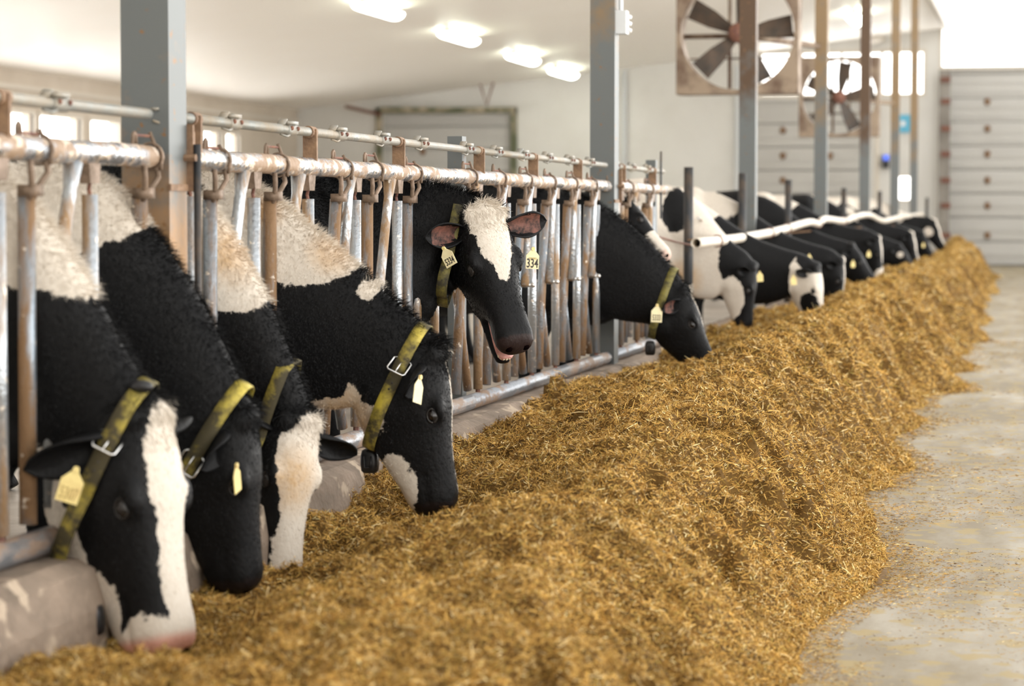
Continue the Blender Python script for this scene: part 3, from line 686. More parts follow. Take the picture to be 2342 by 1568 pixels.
def cow(y, poll, nose, alpha, label, W=-.42, psi=0.0, zw=1.56, white=(), tag_=None, collar=None, near=1, ynose=None, pink=0, tan=(), ears=(1, 1), mouth=False, bodypatch=0, seed=0, world3=None, hs=1.0, fur=0, neckup=0.0, lift=0, deep=1.0):
    rs = random.Random(seed)
    if world3: P, N = Vector(world3[0]), Vector(world3[1])
    else: P = Py(*poll, y); N = Py(*nose, ynose if ynose is not None else y)
    a = (N - P).normalized()
    cd = (CAM - P); cd.z = 0; cd.normalize(); ir = Vector((-cd.y, cd.x, 0))
    if world3: u = Vector((math.cos(psi), math.sin(psi), .3))
    else: u = cd * math.cos(math.radians(alpha)) + ir * math.sin(math.radians(alpha)) + Vector((0, 0, .02))
    u = (u - a * u.dot(a)).normalized(); sd = a.cross(u)
    K = max(.86, min(1.12, (N - P).length / .545)) * hs
    def H(s, side, t): return P + (a * s + sd * side + u * t) * K
    bf = Vector((math.cos(psi), math.sin(psi), 0)); bs = Vector((math.sin(psi), -math.cos(psi), 0)); up = Vector((0, 0, 1))
    Wp = Vector((W, y, 0)) if not world3 else Vector(world3[2])
    def B(f_, s_, z): return Wp + bf * f_ + bs * s_ + up * z
    root = empty('holstein_cow', (Wp.x, Wp.y, CF), label, 'cow', 'black and white cows at the feed fence' if not world3 else 'cows standing behind the feeding cows')
    mb = MB()
    # torso
    T = [(.26, .52, .09, .13), (.12, .49, .17, .33), (0, .42, .225, .40), (-.25, .42, .26, .395), (-.6, .44, .30, .41), (-1.0, .44, .32, .42), (-1.3, .38, .30, .365), (-1.55, .31, .24, .27), (-1.70, .27, .16, .18)]
    mb.loft([(B(s_, 0, zw - dz), bs, up, hw, hh, hh, -.12, 2.2) for s_, dz, hw, hh in T], 26, 3)
    # neck
    Hk = H(.03, 0, -.145)
    b0 = B(-.22, 0, zw - .43); b1 = B(.12, 0, zw - .42)
    mid = b1.lerp(Hk, .5) + up * (.05 + neckup)
    q3 = b1.lerp(Hk, .8) + up * (.025 + neckup * .6)
    cs = [b0, b1, mid, q3, Hk, H(.12, 0, -.15)]
    hw = [.20, .16, .112, .096, .088, .06]; hh = [.34, .36, .265, .205, .165 * K, .12]
    st = []
    for i, c in enumerate(cs):
        t = (cs[min(i + 1, 5)] - cs[max(i - 1, 0)]).normalized(); w = i / 5
        sv = (bs * (1 - w) + sd * w).normalized(); uv = sv.cross(t)
        if uv.dot(up * (1 - w) + u * w) < 0: uv = -uv
        st.append((c, sv, uv, hw[i], hh[i] * .97, hh[i] * (1.03, 1.03, 1.22, 1.26, 1.12, 1.03)[i], .1, 2.1))
    mb.loft(st, 24, 4); NC = cs
    # dewlap / brisket
    bl = b1.lerp(Hk, .35); mb.ball(bl - up * .22, (.2, .05, .13), nu=12, nv=8)
    # head
    HS = [(-.07, -.05, .17, .070), (-.03, -.008, .22, .092), (.03, .014, .265, .108), (.09, .022, .290, .118), (.15, .022, .318, .121), (.20, .018, .312, .118), (.26, .008, .292, .104), (.33, .001, .260, .089), (.40, .000, .226, .079), (.455, .002, .202, .075), (.50, .002, .186, .078), (.53, -.008, .172, .074), (.555, -.034, .150, .056), (.566, -.060, .125, .028)]
    st = []
    for s_, top, bot, w_ in HS:
        bot *= deep if s_ < .45 else (1 + deep) / 2; w_ *= (1 + deep) / 2
        if mouth and s_ > .36: bot = bot * .66
        c = H(s_, 0, (top - bot) / 2 * 1.0); h_ = (top + bot) / 2
        nar = .40 if s_ < .3 else (.30 if s_ < .45 else .16)
        st.append((c, sd, u, w_ * 1.10 * K, h_ * K, h_ * K, nar, 2.35))
    mb.loft(st, 26, 3)
    for g in (-1, 1):
        mb.ball(H(.18, .094 * g, -.024), tuple(np.array((.050, .026, .026)) * K), Matrix((a, sd, u)).transposed(), 12, 8)           # brow
        mb.ball(H(.14, .070 * g, -.20), tuple(np.array((.085, .034, .085)) * K), Matrix((a, sd, u)).transposed(), 12, 8)    # masseter
        mb.ball(H(.522, .044 * g, -.045), .032 * K, nu=10, nv=7)
        mb.ball(H(-.005, .06 * g, -.02), .04 * K, nu=10, nv=7)
    mb.ball(H(-.02, 0, -.015), (.05 * K, .06 * K, .045 * K), nu=12, nv=8)
    if mouth:
        mb.loft([(H(s_, 0, t_), sd, u, w_ * K, .022 * K, .026 * K, .2, 2.2) for s_, t_, w_ in ((.18, -.225, .06), (.30, -.215, .056), (.40, -.212, .050), (.48, -.205, .047), (.535, -.196, .042), (.555, -.190, .024))], 16, 3)
    # legs
    for g in (-1, 1):
        mb.tube(cat_rom([B(-.04, .15 * g, zw - .62), B(.03, .17 * g, zw - .86), B(-.01, .165 * g, CF + .43), B(0, .16 * g, CF + .28), B(.01, .155 * g, CF + .13), B(.04, .155 * g, CF + .045), B(.06, .155 * g, CF + .002)], 3),
                list(np.interp(np.linspace(0, 6, 19), range(7), [.13, .085, .052, .037, .042, .055, .062])), 12)
        mb.tube(cat_rom([B(-1.42, .20 * g, zw - .42), B(-1.30, .22 * g, zw - .72), B(-1.50, .2 * g, zw - .92), B(-1.62, .18 * g, CF + .50), B(-1.60, .17 * g, CF + .30), B(-1.57, .16 * g, CF + .13), B(-1.53, .16 * g, CF + .045), B(-1.51, .16 * g, CF + .002)], 3),
                list(np.interp(np.linspace(0, 7, 22), range(8), [.20, .17, .10, .058, .040, .044, .056, .062])), 12)
        mb.ball(B(-1.22, .24 * g, zw - .10), (.09, .07, .06), nu=10, nv=7)
        mb.ball(B(-.02, .15 * g, zw - .35), (.12, .09, .26), nu=12, nv=8)
    mb.tube(cat_rom([B(-1.68, 0, zw - .12), B(-1.76, 0, zw - .3), B(-1.78, 0, zw - .7), B(-1.77, 0, zw - 1.0)], 4), [.035] * 5 + [.022] * 8, 8)
    mb.ball(B(-1.32, 0, zw - .90), (.20, .19, .15), nu=12, nv=8)
    vox = {2: .0125, 1: .017, 0: .026}[near]
    me, co, no = remesh(mb, vox, {2: 6, 1: 5, 0: 4}[near])
    Pn, an, sn, un = [np.array(x) for x in (P, a, sd, u)]
    hc = np.stack([(co - Pn) @ an, (co - Pn) @ sn, (co - Pn) @ un], 1) / K
    # nostril and mouth grooves
    for g in (-1, 1):
        d = np.linalg.norm((hc - np.array((.548, .036 * g, -.052))) / np.array((.022, .016, .020)), axis=1); w = np.clip(1 - d, 0, 1)[:, None]
        co -= no * w * .030 * K
        d = np.linalg.norm((hc - np.array((.20, .115 * g, -.052))) / np.array((.034, .06, .028)), axis=1); w = np.clip(1 - d, 0, 1)[:, None]
        co -= no * w * .010 * K
    if not mouth:
        d = np.abs(hc[:, 2] + .105 + (hc[:, 0] - .54) * -.02) / .010; w = (np.clip(1 - d, 0, 1) * (hc[:, 0] > .40) * (hc[:, 0] < .58))[:, None]; co -= no * w * .007 * K
    # coat field
    f = np.full(len(co), -1.0); bc = np.stack([(co - np.array(Wp)) @ np.array(bf), (co - np.array(Wp)) @ np.array(bs), co[:, 2]], 1)
    ops = list(white)
    for k in range(bodypatch):
        ops.insert(0, ('BW', (rs.uniform(-1.8, -.5), rs.uniform(-.3, .35), zw - rs.uniform(0, .8)), (rs.uniform(.15, .42), .35, rs.uniform(.15, .4))))
    for op, c, r in ops:
        if op[0] == 'H': X = hc; c = np.array(c)
        elif op[0] == 'B': X = bc; c = np.array(c)
        else:   # a pixel marks the middle of the patch on the animal's near flank
            X = co; c = np.array(Py(c[0], c[1], y - (c[2] if len(c) > 2 else .12)))
        r = np.array(r); wob = 1 + .22 * fbm(X[:, 0] * 5 + 9 * c[0], X[:, 2] * 5 + 5 * c[2 if len(c) > 2 else 0], 3)
        d = (1 - np.linalg.norm((X - c) / r, axis=1) * wob) * r.min()
        if op[1] == 'W': f = np.maximum(f, d)
        else: f = np.minimum(f, -d)
    tn = np.zeros(len(co))
    for c, r in tan:
        X = co - np.array(Py(c[0], c[1], y - .1)); tn = np.maximum(tn, np.clip(1.6 * (1 - np.linalg.norm(X, axis=1) / r), 0, 1))
    tn = np.maximum(tn, np.clip((.75 - co[:, 2]) * 1.2, 0, .5) * (hc[:, 0] < -.2))
    pk = np.zeros(len(co))
    if pink: pk = np.clip((hc[:, 0] - .505) / .02, 0, 1) * pink * (np.abs(hc[:, 1]) < .12) * (hc[:, 2] > -.2) * (hc[:, 2] < .06) * (hc[:, 0] < .62)
    else:
        nose_ = (hc[:, 0] > .512) & (np.abs(hc[:, 1]) < .1) & (np.abs(hc[:, 2]) < .15) & (hc[:, 0] < .62); f = np.where(nose_, -.5, f); pk = np.where(nose_, .03 if mouth else .012, 0.0)
    d = np.linalg.norm((bc - np.array((-1.32, 0, zw - .95))) / np.array((.24, .24, .2)), axis=1); pk = np.where(d < 1, .8, pk)
    cols = np.stack([f, pk, tn, np.ones(len(co))], 1)
    me.vertices.foreach_set('co', (co - np.array(root.location)).astype(np.float32).ravel())
    me.name = 'body'; at = me.color_attributes.new('coat', 'FLOAT_COLOR', 'POINT'); at.data.foreach_set('color', cols.astype(np.float32).ravel())
    me.materials.clear(); me.materials.append(M['coat']); me.polygons.foreach_set('use_smooth', [True] * len(me.polygons)); me.update()
    body = bpy.data.objects.new('body', me); link(body); body.parent = root
    bvh = BVHTree.FromPolygons([tuple(v) for v in co], [tuple(p.vertices) for p in me.polygons])
    def surf(c, d):
        h = bvh.ray_cast(V(c) + V(d) * .5, -V(d), .5)
        return h[0] if h[0] is not None else V(c)
    # eyes
    for g in (-1, 1):
        if near == 0 and g < 0: continue
        p = surf(H(.205, .04 * g, -.050), (sd * g)) - sd * g * .005 * K
        e = MB().ball(p, .0205 * K, nu=16, nv=12).build('eye', M['eye'], root, True)
        if near:
            Rm = Matrix((a, sd * g, u)).transposed(); v = []; n_ = 14; m_ = 5
            for i in range(m_ + 1):
                th = .15 + i / m_ * 1.3
                for j in range(n_ + 1):
                    ph = math.pi * j / n_
                    v.append(p + Rm @ Vector((math.cos(ph) * .0245 * K, math.sin(ph) * math.cos(th) * .0245 * K, math.sin(ph) * math.sin(th) * .0245 * K)))
            ff = [(i * (n_ + 1) + j, i * (n_ + 1) + j + 1, (i + 1) * (n_ + 1) + j + 1, (i + 1) * (n_ + 1) + j) for i in range(m_) for j in range(n_)]
            lm = MB().add(v, ff); lm.tube([p + sd * g * .010 * K + a * math.cos(q_) * .0245 * K + u * math.sin(q_) * .0175 * K for q_ in np.linspace(0, 2 * math.pi, 20)], .0042 * K, 6)
            lid = lm.build('eyelid', M['lid'], root, True)
            pass
    if near:
        for g in (-1, 1):
            p = H(.552, .036 * g, -.052); h = bvh.find_nearest(p)
            q = h[0] if h[0] is not None else p
            MB().ball(q + h[1] * .001, tuple(np.array((.013, .015, .017)) * K), Matrix((a, sd, u)).transposed(), 10, 8).build('nostril', M['nostril'], root, True)
    # ears
    for g, on in ((1, ears[0]), (-1, ears[1])):
        if not on: continue
        sp_ = on if isinstance(on, dict) else {}
        E0 = surf(H(.035, .03 * g, -.065), sd * g) - sd * g * .015
        e = (sd * g * sp_.get('out', .85) - a * sp_.get('back', .18) - u * sp_.get('down', .35) + cd * sp_.get('cam', 0)).normalized()
        nn = (u * .55 + a * .65 + (cd * sp_.get('face', .0))); nn = (nn - e * nn.dot(e)).normalized(); wd = e.cross(nn)
        L_ = sp_.get('len', .20) * K; v = []; nu_, nv_ = 12, 11
        for i in range(nu_ + 1):
            t_ = i / nu_; w_ = .066 * K * (math.sin(math.pi * min(1, t_ * .80 + .2) ** 1.05) ** .65 * .85 + .15 * (1 - t_)) * (1 if t_ < .97 else .55)
            curl = 1.75 * (1 - t_) ** 1.2 + .55
            for j in range(nv_):
                s_ = -1 + 2 * j / (nv_ - 1); an_ = s_ * curl
                v.append(E0 + e * L_ * t_ + wd * math.sin(an_) / curl * w_ * 1.15 + nn * (1 - math.cos(an_)) / curl * w_ * 1.1 - nn * .02 * K * (1 - t_))
        ff = [(i * nv_ + j, i * nv_ + j + 1, (i + 1) * nv_ + j + 1, (i + 1) * nv_ + j) for i in range(nu_) for j in range(nv_ - 1)]
        er = mesh_obj('ear', v, ff, M['coat'], root, True, cols=np.tile([sp_.get('w', -.5), 0, 0, 1.0], (len(v), 1)))
        er.data.materials.append(M['ear_in']); so = er.modifiers.new('s', 'SOLIDIFY'); so.thickness = .006 * K; so.offset = 0
        inner = [V(x) + nn * .0045 for i_, x in enumerate(v)]
        core = [k_ for k_ in range(len(inner)) if 1 <= k_ % nv_ <= nv_ - 2 and 1 <= k_ // nv_ <= nu_ - 2]; idx = {k_: i_ for i_, k_ in enumerate(core)}
        f2 = [tuple(idx[q] for q in p) for p in ff if all(q in idx for q in p)]
        if sp_.get('lin'): mesh_obj('ear_lining', [inner[k_] for k_ in core], f2, M['ear_in'], er, True)
    # ear tags: (px, py, y plane, height m, roll deg, text, facing deg)
    for tg in (tag_ or ()):
        px_, py_, yy, hgt, roll, txt, fac = tg[:7]
        c = Py(px_, py_, yy); fw = cd * math.cos(math.radians(fac)) + ir * math.sin(math.radians(fac)); rt = Vector((-fw.y, fw.x, 0)); 
        R3 = Matrix((rt, up, fw)).transposed() @ Matrix.Rotation(math.radians(roll), 3, 'Z'); M4 = Matrix.Translation(c) @ R3.to_4x4()
        wd_ = hgt * .31
        out = [(-wd_, -.5), (wd_, -.5), (wd_ * 1.02, .12), (wd_ * .35, .36), (wd_ * .22, .5), (-wd_ * .22, .5), (-wd_ * .35, .36), (-wd_ * 1.02, .12)]
        v = []
        for zz in (-.0012, .0012):
            for (x_, y_) in out: v.append(M4 @ Vector((x_, y_ * hgt, zz)))
        n_ = len(out); ff = [tuple(range(n_))[::-1], tuple(range(n_, 2 * n_))] + [(i, (i + 1) % n_, n_ + (i + 1) % n_, n_ + i) for i in range(n_)]
        tg_o = mesh_obj('ear_tag', v, ff, M[tg[7] if len(tg) > 7 else 'tag_pale'], root)
        MB().tube([M4 @ Vector((0, hgt * .44, .0)), M4 @ Vector((0, hgt * .44, .006))], hgt * .09, 10).build('button', M['tag'], tg_o)
        if txt:
            Mt = M4 @ Matrix.Translation((0, -hgt * .26, .0018)) @ Matrix.Diagonal((.8 if len(txt) < 4 else .66, 1.25, 1, 1))
            ctext(txt, hgt * (.66 if len(txt) < 4 else .52) * .72, 'tag_number', M['ink_soft' if len(tg) == 9 else 'ink'], tg_o, Mt)
            if len(tg) > 9: ctext(tg[9], hgt * .13, 'tag_number', M['ink_soft'], tg_o, M4 @ Matrix.Translation((0, -hgt * .02, .0018)))
    # collar
    if collar:
        ct, cb = Py(*collar['top'], y), Py(*collar['bot'], y); c = (ct + cb) / 2; e1 = (ct - cb); Lc = e1.length; e1.normalize()
        e2 = (Vector((0, -1, 0)) + Vector(collar.get('e2', (0, 0, 0)))); e2 = (e2 - e1 * e2.dot(e1)).normalized(); nrm = e1.cross(e2)
        cc = c; rad = []
        NA = 56
        for k in range(NA):
            an_ = 2 * math.pi * k / NA; d = e1 * math.cos(an_) + e2 * math.sin(an_)
            rr_ = 0
            for of_ in (-.018, .018):
                h = bvh.ray_cast(cc + nrm * of_ + d * .34, -d, .34)
                if h[0] is not None: rr_ = max(rr_, (h[0] - cc - nrm * of_).length)
            rad.append(max(rr_, .07) + .005)
        for _ in range(4): rad = [max(rad[k], (rad[k - 1] + rad[(k + 1) % NA]) / 2) for k in range(NA)]
        for k in range(NA):
            an_ = 2 * math.pi * k / NA; c_ = -math.cos(an_)
            if c_ > 0: rad[k] = max(rad[k], collar.get('slack', 0) * c_ + rad[k] * (1 - .0 * c_)) if collar.get('slack') else rad[k]
        wS = .023; mbs = MB(); v = []
        for k in range(NA):
            an_ = 2 * math.pi * k / NA; d = e1 * math.cos(an_) + e2 * math.sin(an_)
            for (rr_, nn_) in ((0, -wS), (.0035, -wS), (.0045, 0), (.0035, wS), (0, wS)): v.append(cc + d * (rad[k] + rr_) + nrm * nn_)
        ff = []
        for k in range(NA):
            for j in range(5): ff.append((k * 5 + j, k * 5 + (j + 1) % 5, ((k + 1) % NA) * 5 + (j + 1) % 5, ((k + 1) % NA) * 5 + j))
        cobj = mesh_obj('collar', v, ff, M[collar.get('mat', 'strap')], root, True)
        def at(an_, ex=0):
            k = int(round(an_ / (2 * math.pi) * NA)) % NA; d = e1 * math.cos(an_) + e2 * math.sin(an_); return cc + d * (rad[k] + ex), d
        if 'buckle' in collar:
            an_ = collar['buckle']; p, d = at(an_, .008); tt = (-e1 * math.sin(an_) + e2 * math.cos(an_))
            bw, bh = .033, .032; cor = [p + nrm * x_ * bw + tt * y_ * bh - d * 0 for x_, y_ in ((-1, -.8), (-.8, -1), (.8, -1), (1, -.8), (1, .8), (.8, 1), (-.8, 1), (-1, .8), (-1, -.8), (-.8, -1))]
            MB().tube(cor, .0032, 8).build('buckle', M['buckle'], cobj, True)
            MB().tube([p + tt * bh, p + d * .004, p - tt * bh], .0025, 6).build('buckle_pin', M['buckle'], cobj, True)
            for dd in (.13, .2):
                p, d = at(an_ + dd * 2, .0055); MB().ball(p, (.004, .004, .004), nu=8, nv=6).build('rivet', M['ink'], cobj, True)
        if 'pod' in collar:
            p, d = at(collar['pod'], .036); p = p + Vector(collar.get('drop', (0, -.01, -.03))); R3 = Matrix((nrm, (-e1 * math.sin(collar['pod']) + e2 * math.cos(collar['pod'])), d)).transposed()
            if collar.get('hang', True): R3 = Matrix(((1, 0, 0), (0, 1, 0), (0, 0, -1))).transposed()
            m2_ = MB(); mm = []; nq = 14
            sec_ = [(-.044, .55), (-.038, .85), (-.02, 1.0), (.01, 1.0), (.032, .92), (.04, .7)]
            for zz, sc in sec_:
                for j in range(nq):
                    a_ = 2 * math.pi * j / nq; ca, sa = math.cos(a_), math.sin(a_)
                    mm.append(p + R3 @ Vector((math.copysign(abs(ca) ** .55, ca) * .031 * sc, math.copysign(abs(sa) ** .55, sa) * .027 * sc, zz)))
            ff = [(i * nq + j, i * nq + (j + 1) % nq, (i + 1) * nq + (j + 1) % nq, (i + 1) * nq + j) for i in range(5) for j in range(nq)] + [tuple(range(nq))[::-1], tuple(5 * nq + j for j in range(nq))]
            m2_.add(mm, ff); m2_.tube([p + R3 @ Vector((-.012, -.03, -.02)), p + R3 @ Vector((-.012, -.031, .02)), p + R3 @ Vector((.012, -.031, .02)), p + R3 @ Vector((.012, -.03, -.02))], .003, 6)
            m2_.build('transponder', M['blackplastic'], cobj, True)
        if 'clip' in collar:
            p, d = at(collar['clip'], .012); MB().ball(p, (.035, .022, .018), nu=12, nv=8).build('collar_clip', M['blackplastic'], cobj, True)
    if mouth:
        mm = MB().loft([(H(s_, 0, t_), sd, u, w_ * K, .018 * K, .016 * K, 0, 2.3) for s_, t_, w_ in ((.34, -.158, .036), (.42, -.160, .040), (.49, -.164, .040), (.535, -.166, .032), (.548, -.166, .02))], 14, 3).build('gum', M['gum'], root, True)
        for k in range(7):
            an_ = math.radians(-66 + 22 * k); MB().ball(H(.520 + .026 * math.cos(an_), .032 * math.sin(an_), -.166), (.0055 * K, .0055 * K, .0085 * K), nu=8, nv=6).build('tooth', M['tooth'], mm, True)
    # coat hair: fine strands
    if fur:
        tri = np.array([t.vertices[:] for t in me.loop_triangles]) if len(me.loop_triangles) else None
        if tri is None:
            me.calc_loop_triangles(); tri = np.array([t.vertices[:] for t in me.loop_triangles])
        A, B_, C = co[tri[:, 0]], co[tri[:, 1]], co[tri[:, 2]]
        fn = np.cross(B_ - A, C - A); ar = np.linalg.norm(fn, axis=1) / 2; ce = (A + B_ + C) / 3
        hcc = np.stack([(ce - Pn) @ an, (ce - Pn) @ sn, (ce - Pn) @ un], 1) / K
        tocam = np.array(CAM) - ce; fac_ = np.einsum('ij,ij->i', fn, tocam) / (np.linalg.norm(fn, axis=1) * np.linalg.norm(tocam, axis=1) + 1e-9)
        wgt = ar * (ce[:, 2] > .25) * (fac_ > -.35) * (hcc[:, 0] < .42) * np.where(ce[:, 0] < -.9, .35, 1)
        wgt = wgt * np.where(hcc[:, 0] > .08, .35, 1)
        R_ = np.random.default_rng(seed + 5); idx = R_.choice(len(tri), fur, p=wgt / wgt.sum())
        r1 = np.sqrt(R_.random(fur)); r2 = R_.random(fur); ba = np.stack([1 - r1, r1 * (1 - r2), r1 * r2], 1)[:, :, None]
        pts_ = ba[:, 0] * A[idx] + ba[:, 1] * B_[idx] + ba[:, 2] * C[idx]
        nr = fn[idx] / (np.linalg.norm(fn[idx], axis=1, keepdims=True) + 1e-12)
        cf = ba[:, 0] * cols[tri[idx, 0]] + ba[:, 1] * cols[tri[idx, 1]] + ba[:, 2] * cols[tri[idx, 2]]
        hh_ = hcc[idx]
        onneck = 1 / (1 + np.exp((hh_[:, 0] + .00) / .03)) * (pts_[:, 0] > -1.0)
        upn = np.clip(nr[:, 2] * .8 + nr[:, 0] * .5, 0, 1)
        clump = .5 + .5 * vnoise(pts_[:, 0] * 14 + 3, pts_[:, 2] * 14 + pts_[:, 1] * 8)
        ln = .011 + .042 * onneck * upn ** 2 * clump + .018 * np.exp(-((hh_[:, 0] + .01) / .05) ** 2) * (hh_[:, 2] > -.08) * clump
        ln *= R_.uniform(.6, 1.25, fur)
        comb = np.tile(np.array((.12, .0, -.75)), (fur, 1)) + R_.normal(0, .28, (fur, 3)) + (np.stack([vnoise(pts_[:, 0] * 9, pts_[:, 2] * 9), vnoise(pts_[:, 1] * 9, pts_[:, 2] * 9 + 40), vnoise(pts_[:, 0] * 9 + 80, pts_[:, 1] * 9)], 1) - .5) * .8
        comb -= nr * np.einsum('ij,ij->i', comb, nr)[:, None]
        lift_ = (.16 + .55 * onneck * upn)[:, None]
        d1 = comb + nr * lift_ * 1.5; d1 /= np.linalg.norm(d1, axis=1, keepdims=True)
        d2 = comb + nr * lift_ * .7; d2 /= np.linalg.norm(d2, axis=1, keepdims=True)
        p0 = pts_ - nr * .001; p1 = p0 + d1 * ln[:, None] * .55; p2 = p1 + d2 * ln[:, None] * .45
        sw = np.cross(d1, tocam[idx] / 10 + R_.normal(0, .3, (fur, 3))); sw /= np.linalg.norm(sw, axis=1, keepdims=True) + 1e-9
        wv = R_.uniform(.0005, .0011, fur)[:, None]
        vv = np.stack([p0 - sw * wv, p0 + sw * wv, p1 + sw * wv * .8, p1 - sw * wv * .8, p2], 1).reshape(-1, 3)
        k5 = np.arange(fur)[:, None] * 5
        tris = np.concatenate([k5 + np.array([0, 1, 2]), k5 + np.array([0, 2, 3]), k5 + np.array([3, 2, 4])], 0)
        mesh_obj('coat_hair', vv, tris, M['hair'], root, cols=np.repeat(cf, 5, axis=0))['kind'] = 'stuff'
    return root, H, body

M['lid'] = mat_plain('eyelid_skin', (.013, .011, .010), .3)
M['ear_in'] = mat_mix('ear_inside', [(.17, .065, .045), (.02, .012, .01)], scale=(30, 30, 30), lo=.38, hi=.62, rough=(.6, .8))
# --- the cows, near to far
cow(6.0, (352, 955), (428, 1455), 50, 'nearest cow with a wide white blaze and white jaw, muzzle down in the feed', ynose=5.93, near=2, seed=1, deep=1.14, hs=1.04, pink=.9, fur=60000,
    white=[('HW', (.03, -.01, .03), (.06, .055, .07)), ('HW', (.14, -.012, .04), (.20, .085, .07)), ('HW', (.36, -.01, 0.01), (.26, .066, .07)), ('HW', (.54, 0, -.07), (.12, .12, .10)), ('HW', (.29, 0, -.29), (.38, .16, .10)), ('HW', (.46, 0, -.20), (.14, .16, .09)), ('PW', (70, 560), (.17, .4, .12)), ('PW', (20, 470), (.3, .5, .16)), ('PW', (160, 640), (.10, .3, .055))],
    tag_=[(163, 1108, 5.82, .095, -18, '5307', 5, 'tag', 1)], collar=dict(top=(300, 948), bot=(142, 1285), slack=.05, drop=(.17, -.12, -.05), buckle=.62, pod=3.2, clip=.12, e2=(.1, 0, 0)), ears=(dict(back=-.2, down=.75, out=.6, len=.215, face=.7), 1), bodypatch=4)
cow(6.72, (575, 962), (603, 1340), 78, 'second cow from the left, black face low in the feed behind the nearest head', ynose=6.72, near=2, seed=2, deep=1.06, fur=60000,
    white=[('PW', (130, 470), (.22, .5, .14)), ('PW', (240, 470), (.12, .5, .10))], tag_=[(542, 1092, 6.55, .085, 12, '', 70, 'tag')],
    collar=dict(top=(520, 955), bot=(385, 1200), buckle=1.25), ears=(dict(back=-.5, down=.35, out=.5, len=.16, face=.5), 1), bodypatch=4)
cow(7.42, (692, 968), (668, 1300), 36, 'white faced cow with a curly tan stained forehead behind the second cow', ynose=7.34, near=2, seed=3, deep=1.04, fur=60000, pink=.3, hs=1.06,
    white=[('HW', (.16, -.03, .02), (.21, .13, .14)), ('HW', (.42, -.02, -.02), (.24, .085, .14)), ('PW', (500, 560), (.20, .5, .22)), ('PW', (510, 640), (.12, .5, .10)), ('PW', (525, 690), (.07, .3, .035)), ('HB', (-.05, .10, -.04), (.09, .09, .09))],
    tan=[((530, 560), .16), ((690, 1100), .15)], collar=dict(top=(620, 945), bot=(560, 1130)), ears=(1, dict(back=-.25, down=-.1, out=1, len=.21)), bodypatch=3)
cow(8.05, (1008, 812), (1052, 1158), 86, 'cow with a tan stained white shoulder and buckled yellow collar, eating', near=2, seed=4, deep=1.03, fur=80000, neckup=-.025,
    white=[('PW', (620, 480), (.34, .5, .2)), ('PW', (690, 560), (.20, .5, .14)), ('PW', (735, 590), (.12, .5, .07)), ('PW', (830, 665), (.035, .3, .035)), ('PW', (500, 520), (.3, .5, .26)), ('HW', (.10, 0, .055), (.16, .03, .045)), ('HW', (.32, 0, .03), (.30, .018, .035)),
           ('HW', (.40, 0, -.20), (.12, .10, .06)), ('HW', (.46, .0, -.16), (.09, .1, .04)), ('PW', (775, 960), (.15, .2, .07)), ('HW', (.20, 0, -.33), (.12, .2, .05))],
    tan=[((760, 560), .12), ((600, 470), .1), ((780, 970), .18)], tag_=[(957, 890, 7.86, .095, -14, '', 62, 'tag_pale')],
    collar=dict(top=(950, 800), bot=(843, 1045), buckle=.72, pod=3.14), ears=(dict(back=-.45, down=.35, out=.55, len=.15, face=.6), 1), bodypatch=4)
cow(9.85, (1112, 490), (1192, 782), 24, 'black cow with white forehead, tag 5334 and open mouth, head held high', ynose=9.68, near=2, seed=5, fur=80000, mouth=True, hs=1.0,
    white=[('HW', (.04, 0, .04), (.11, .11, .08)), ('HW', (.12, .0, .04), (.12, .085, .06)), ('HW', (.20, -.005, .03), (.10, .045, .05)), ('HW', (.50, 0, -.22), (.05, .03, .03)),
           ('PW', (250, 450), (.3, .5, .2)), ('PW', (120, 420), (.4, .5, .2))],
    tag_=[(1024, 586, 9.60, .085, 28, '5334', -25), (1218, 590, 9.95, .09, -3, '334', 12, 'tag_pale', 1, '505892')],
    collar=dict(top=(1040, 520), bot=(998, 755), slack=.0, mat='strap_dark', e2=(.1, 0, 0)), ears=(dict(back=.05, down=.25, out=.85, len=.18, face=.9, cam=.45, lin=1), dict(back=.06, down=.0, out=1, len=.20, face=1.0, lin=1)), bodypatch=2)
cow(14.12, (1572, 668), (1648, 845), 86, 'black cow with thin white blaze and tag 5333, eating just past the closed panel', near=2, seed=6, fur=50000, neckup=.04,
    white=[('HW', (.02, 0, .05), (.08, .028, .04)), ('HW', (.16, 0, .04), (.22, .020, .035))],
    tag_=[(1502, 716, 13.95, .105, -3, '5333', 15)], collar=dict(top=(1530, 655), bot=(1478, 815), mat='strap_dark', pod=3.14), ears=(dict(back=-.05, down=.75, out=.55, len=.15, face=.8, lin=1), 1), bodypatch=3)
cow(15.25, (1446, 470), (1540, 580), 80, 'cow with raised white and black face just behind the cow wearing tag 5333', ynose=15.05, near=1, seed=7, fur=25000, pink=.45,
    white=[('HW', (.45, 0, -.06), (.16, .15, .16)), ('HW', (.2, 0, .03), (.34, .05, .05)), ('HB', (.22, .12, -.12), (.13, .06, .09))], ears=(1, 1), bodypatch=3)
cow(18.2, (1728, 612), (1722, 748), 84, 'white bodied cow with a black neck patch and striped face by the open pipe end', W=-.34, neckup=-.10, zw=1.62, near=1, seed=8, fur=0, hs=.98,
    white=[('BW', (-.4, 0, 1.1), (1.1, .6, .9)), ('PB', (1655, 480), (.035, .4, .14)), ('PB', (1680, 590), (.13, .4, .22)), ('PB', (1545, 480), (.10, .5, .16)), ('PB', (1705, 640), (.12, .3, .14)),
           ('HB', (.25, 0, -.05), (.55, .3, .12)), ('HW', (.28, .08, -.20), (.22, .14, .11))], tan=[((1560, 640), .18)],
    tag_=[(1738, 632, 17.4, .075, 5, '', 20, 'tag')], ears=(dict(down=.3), 1))
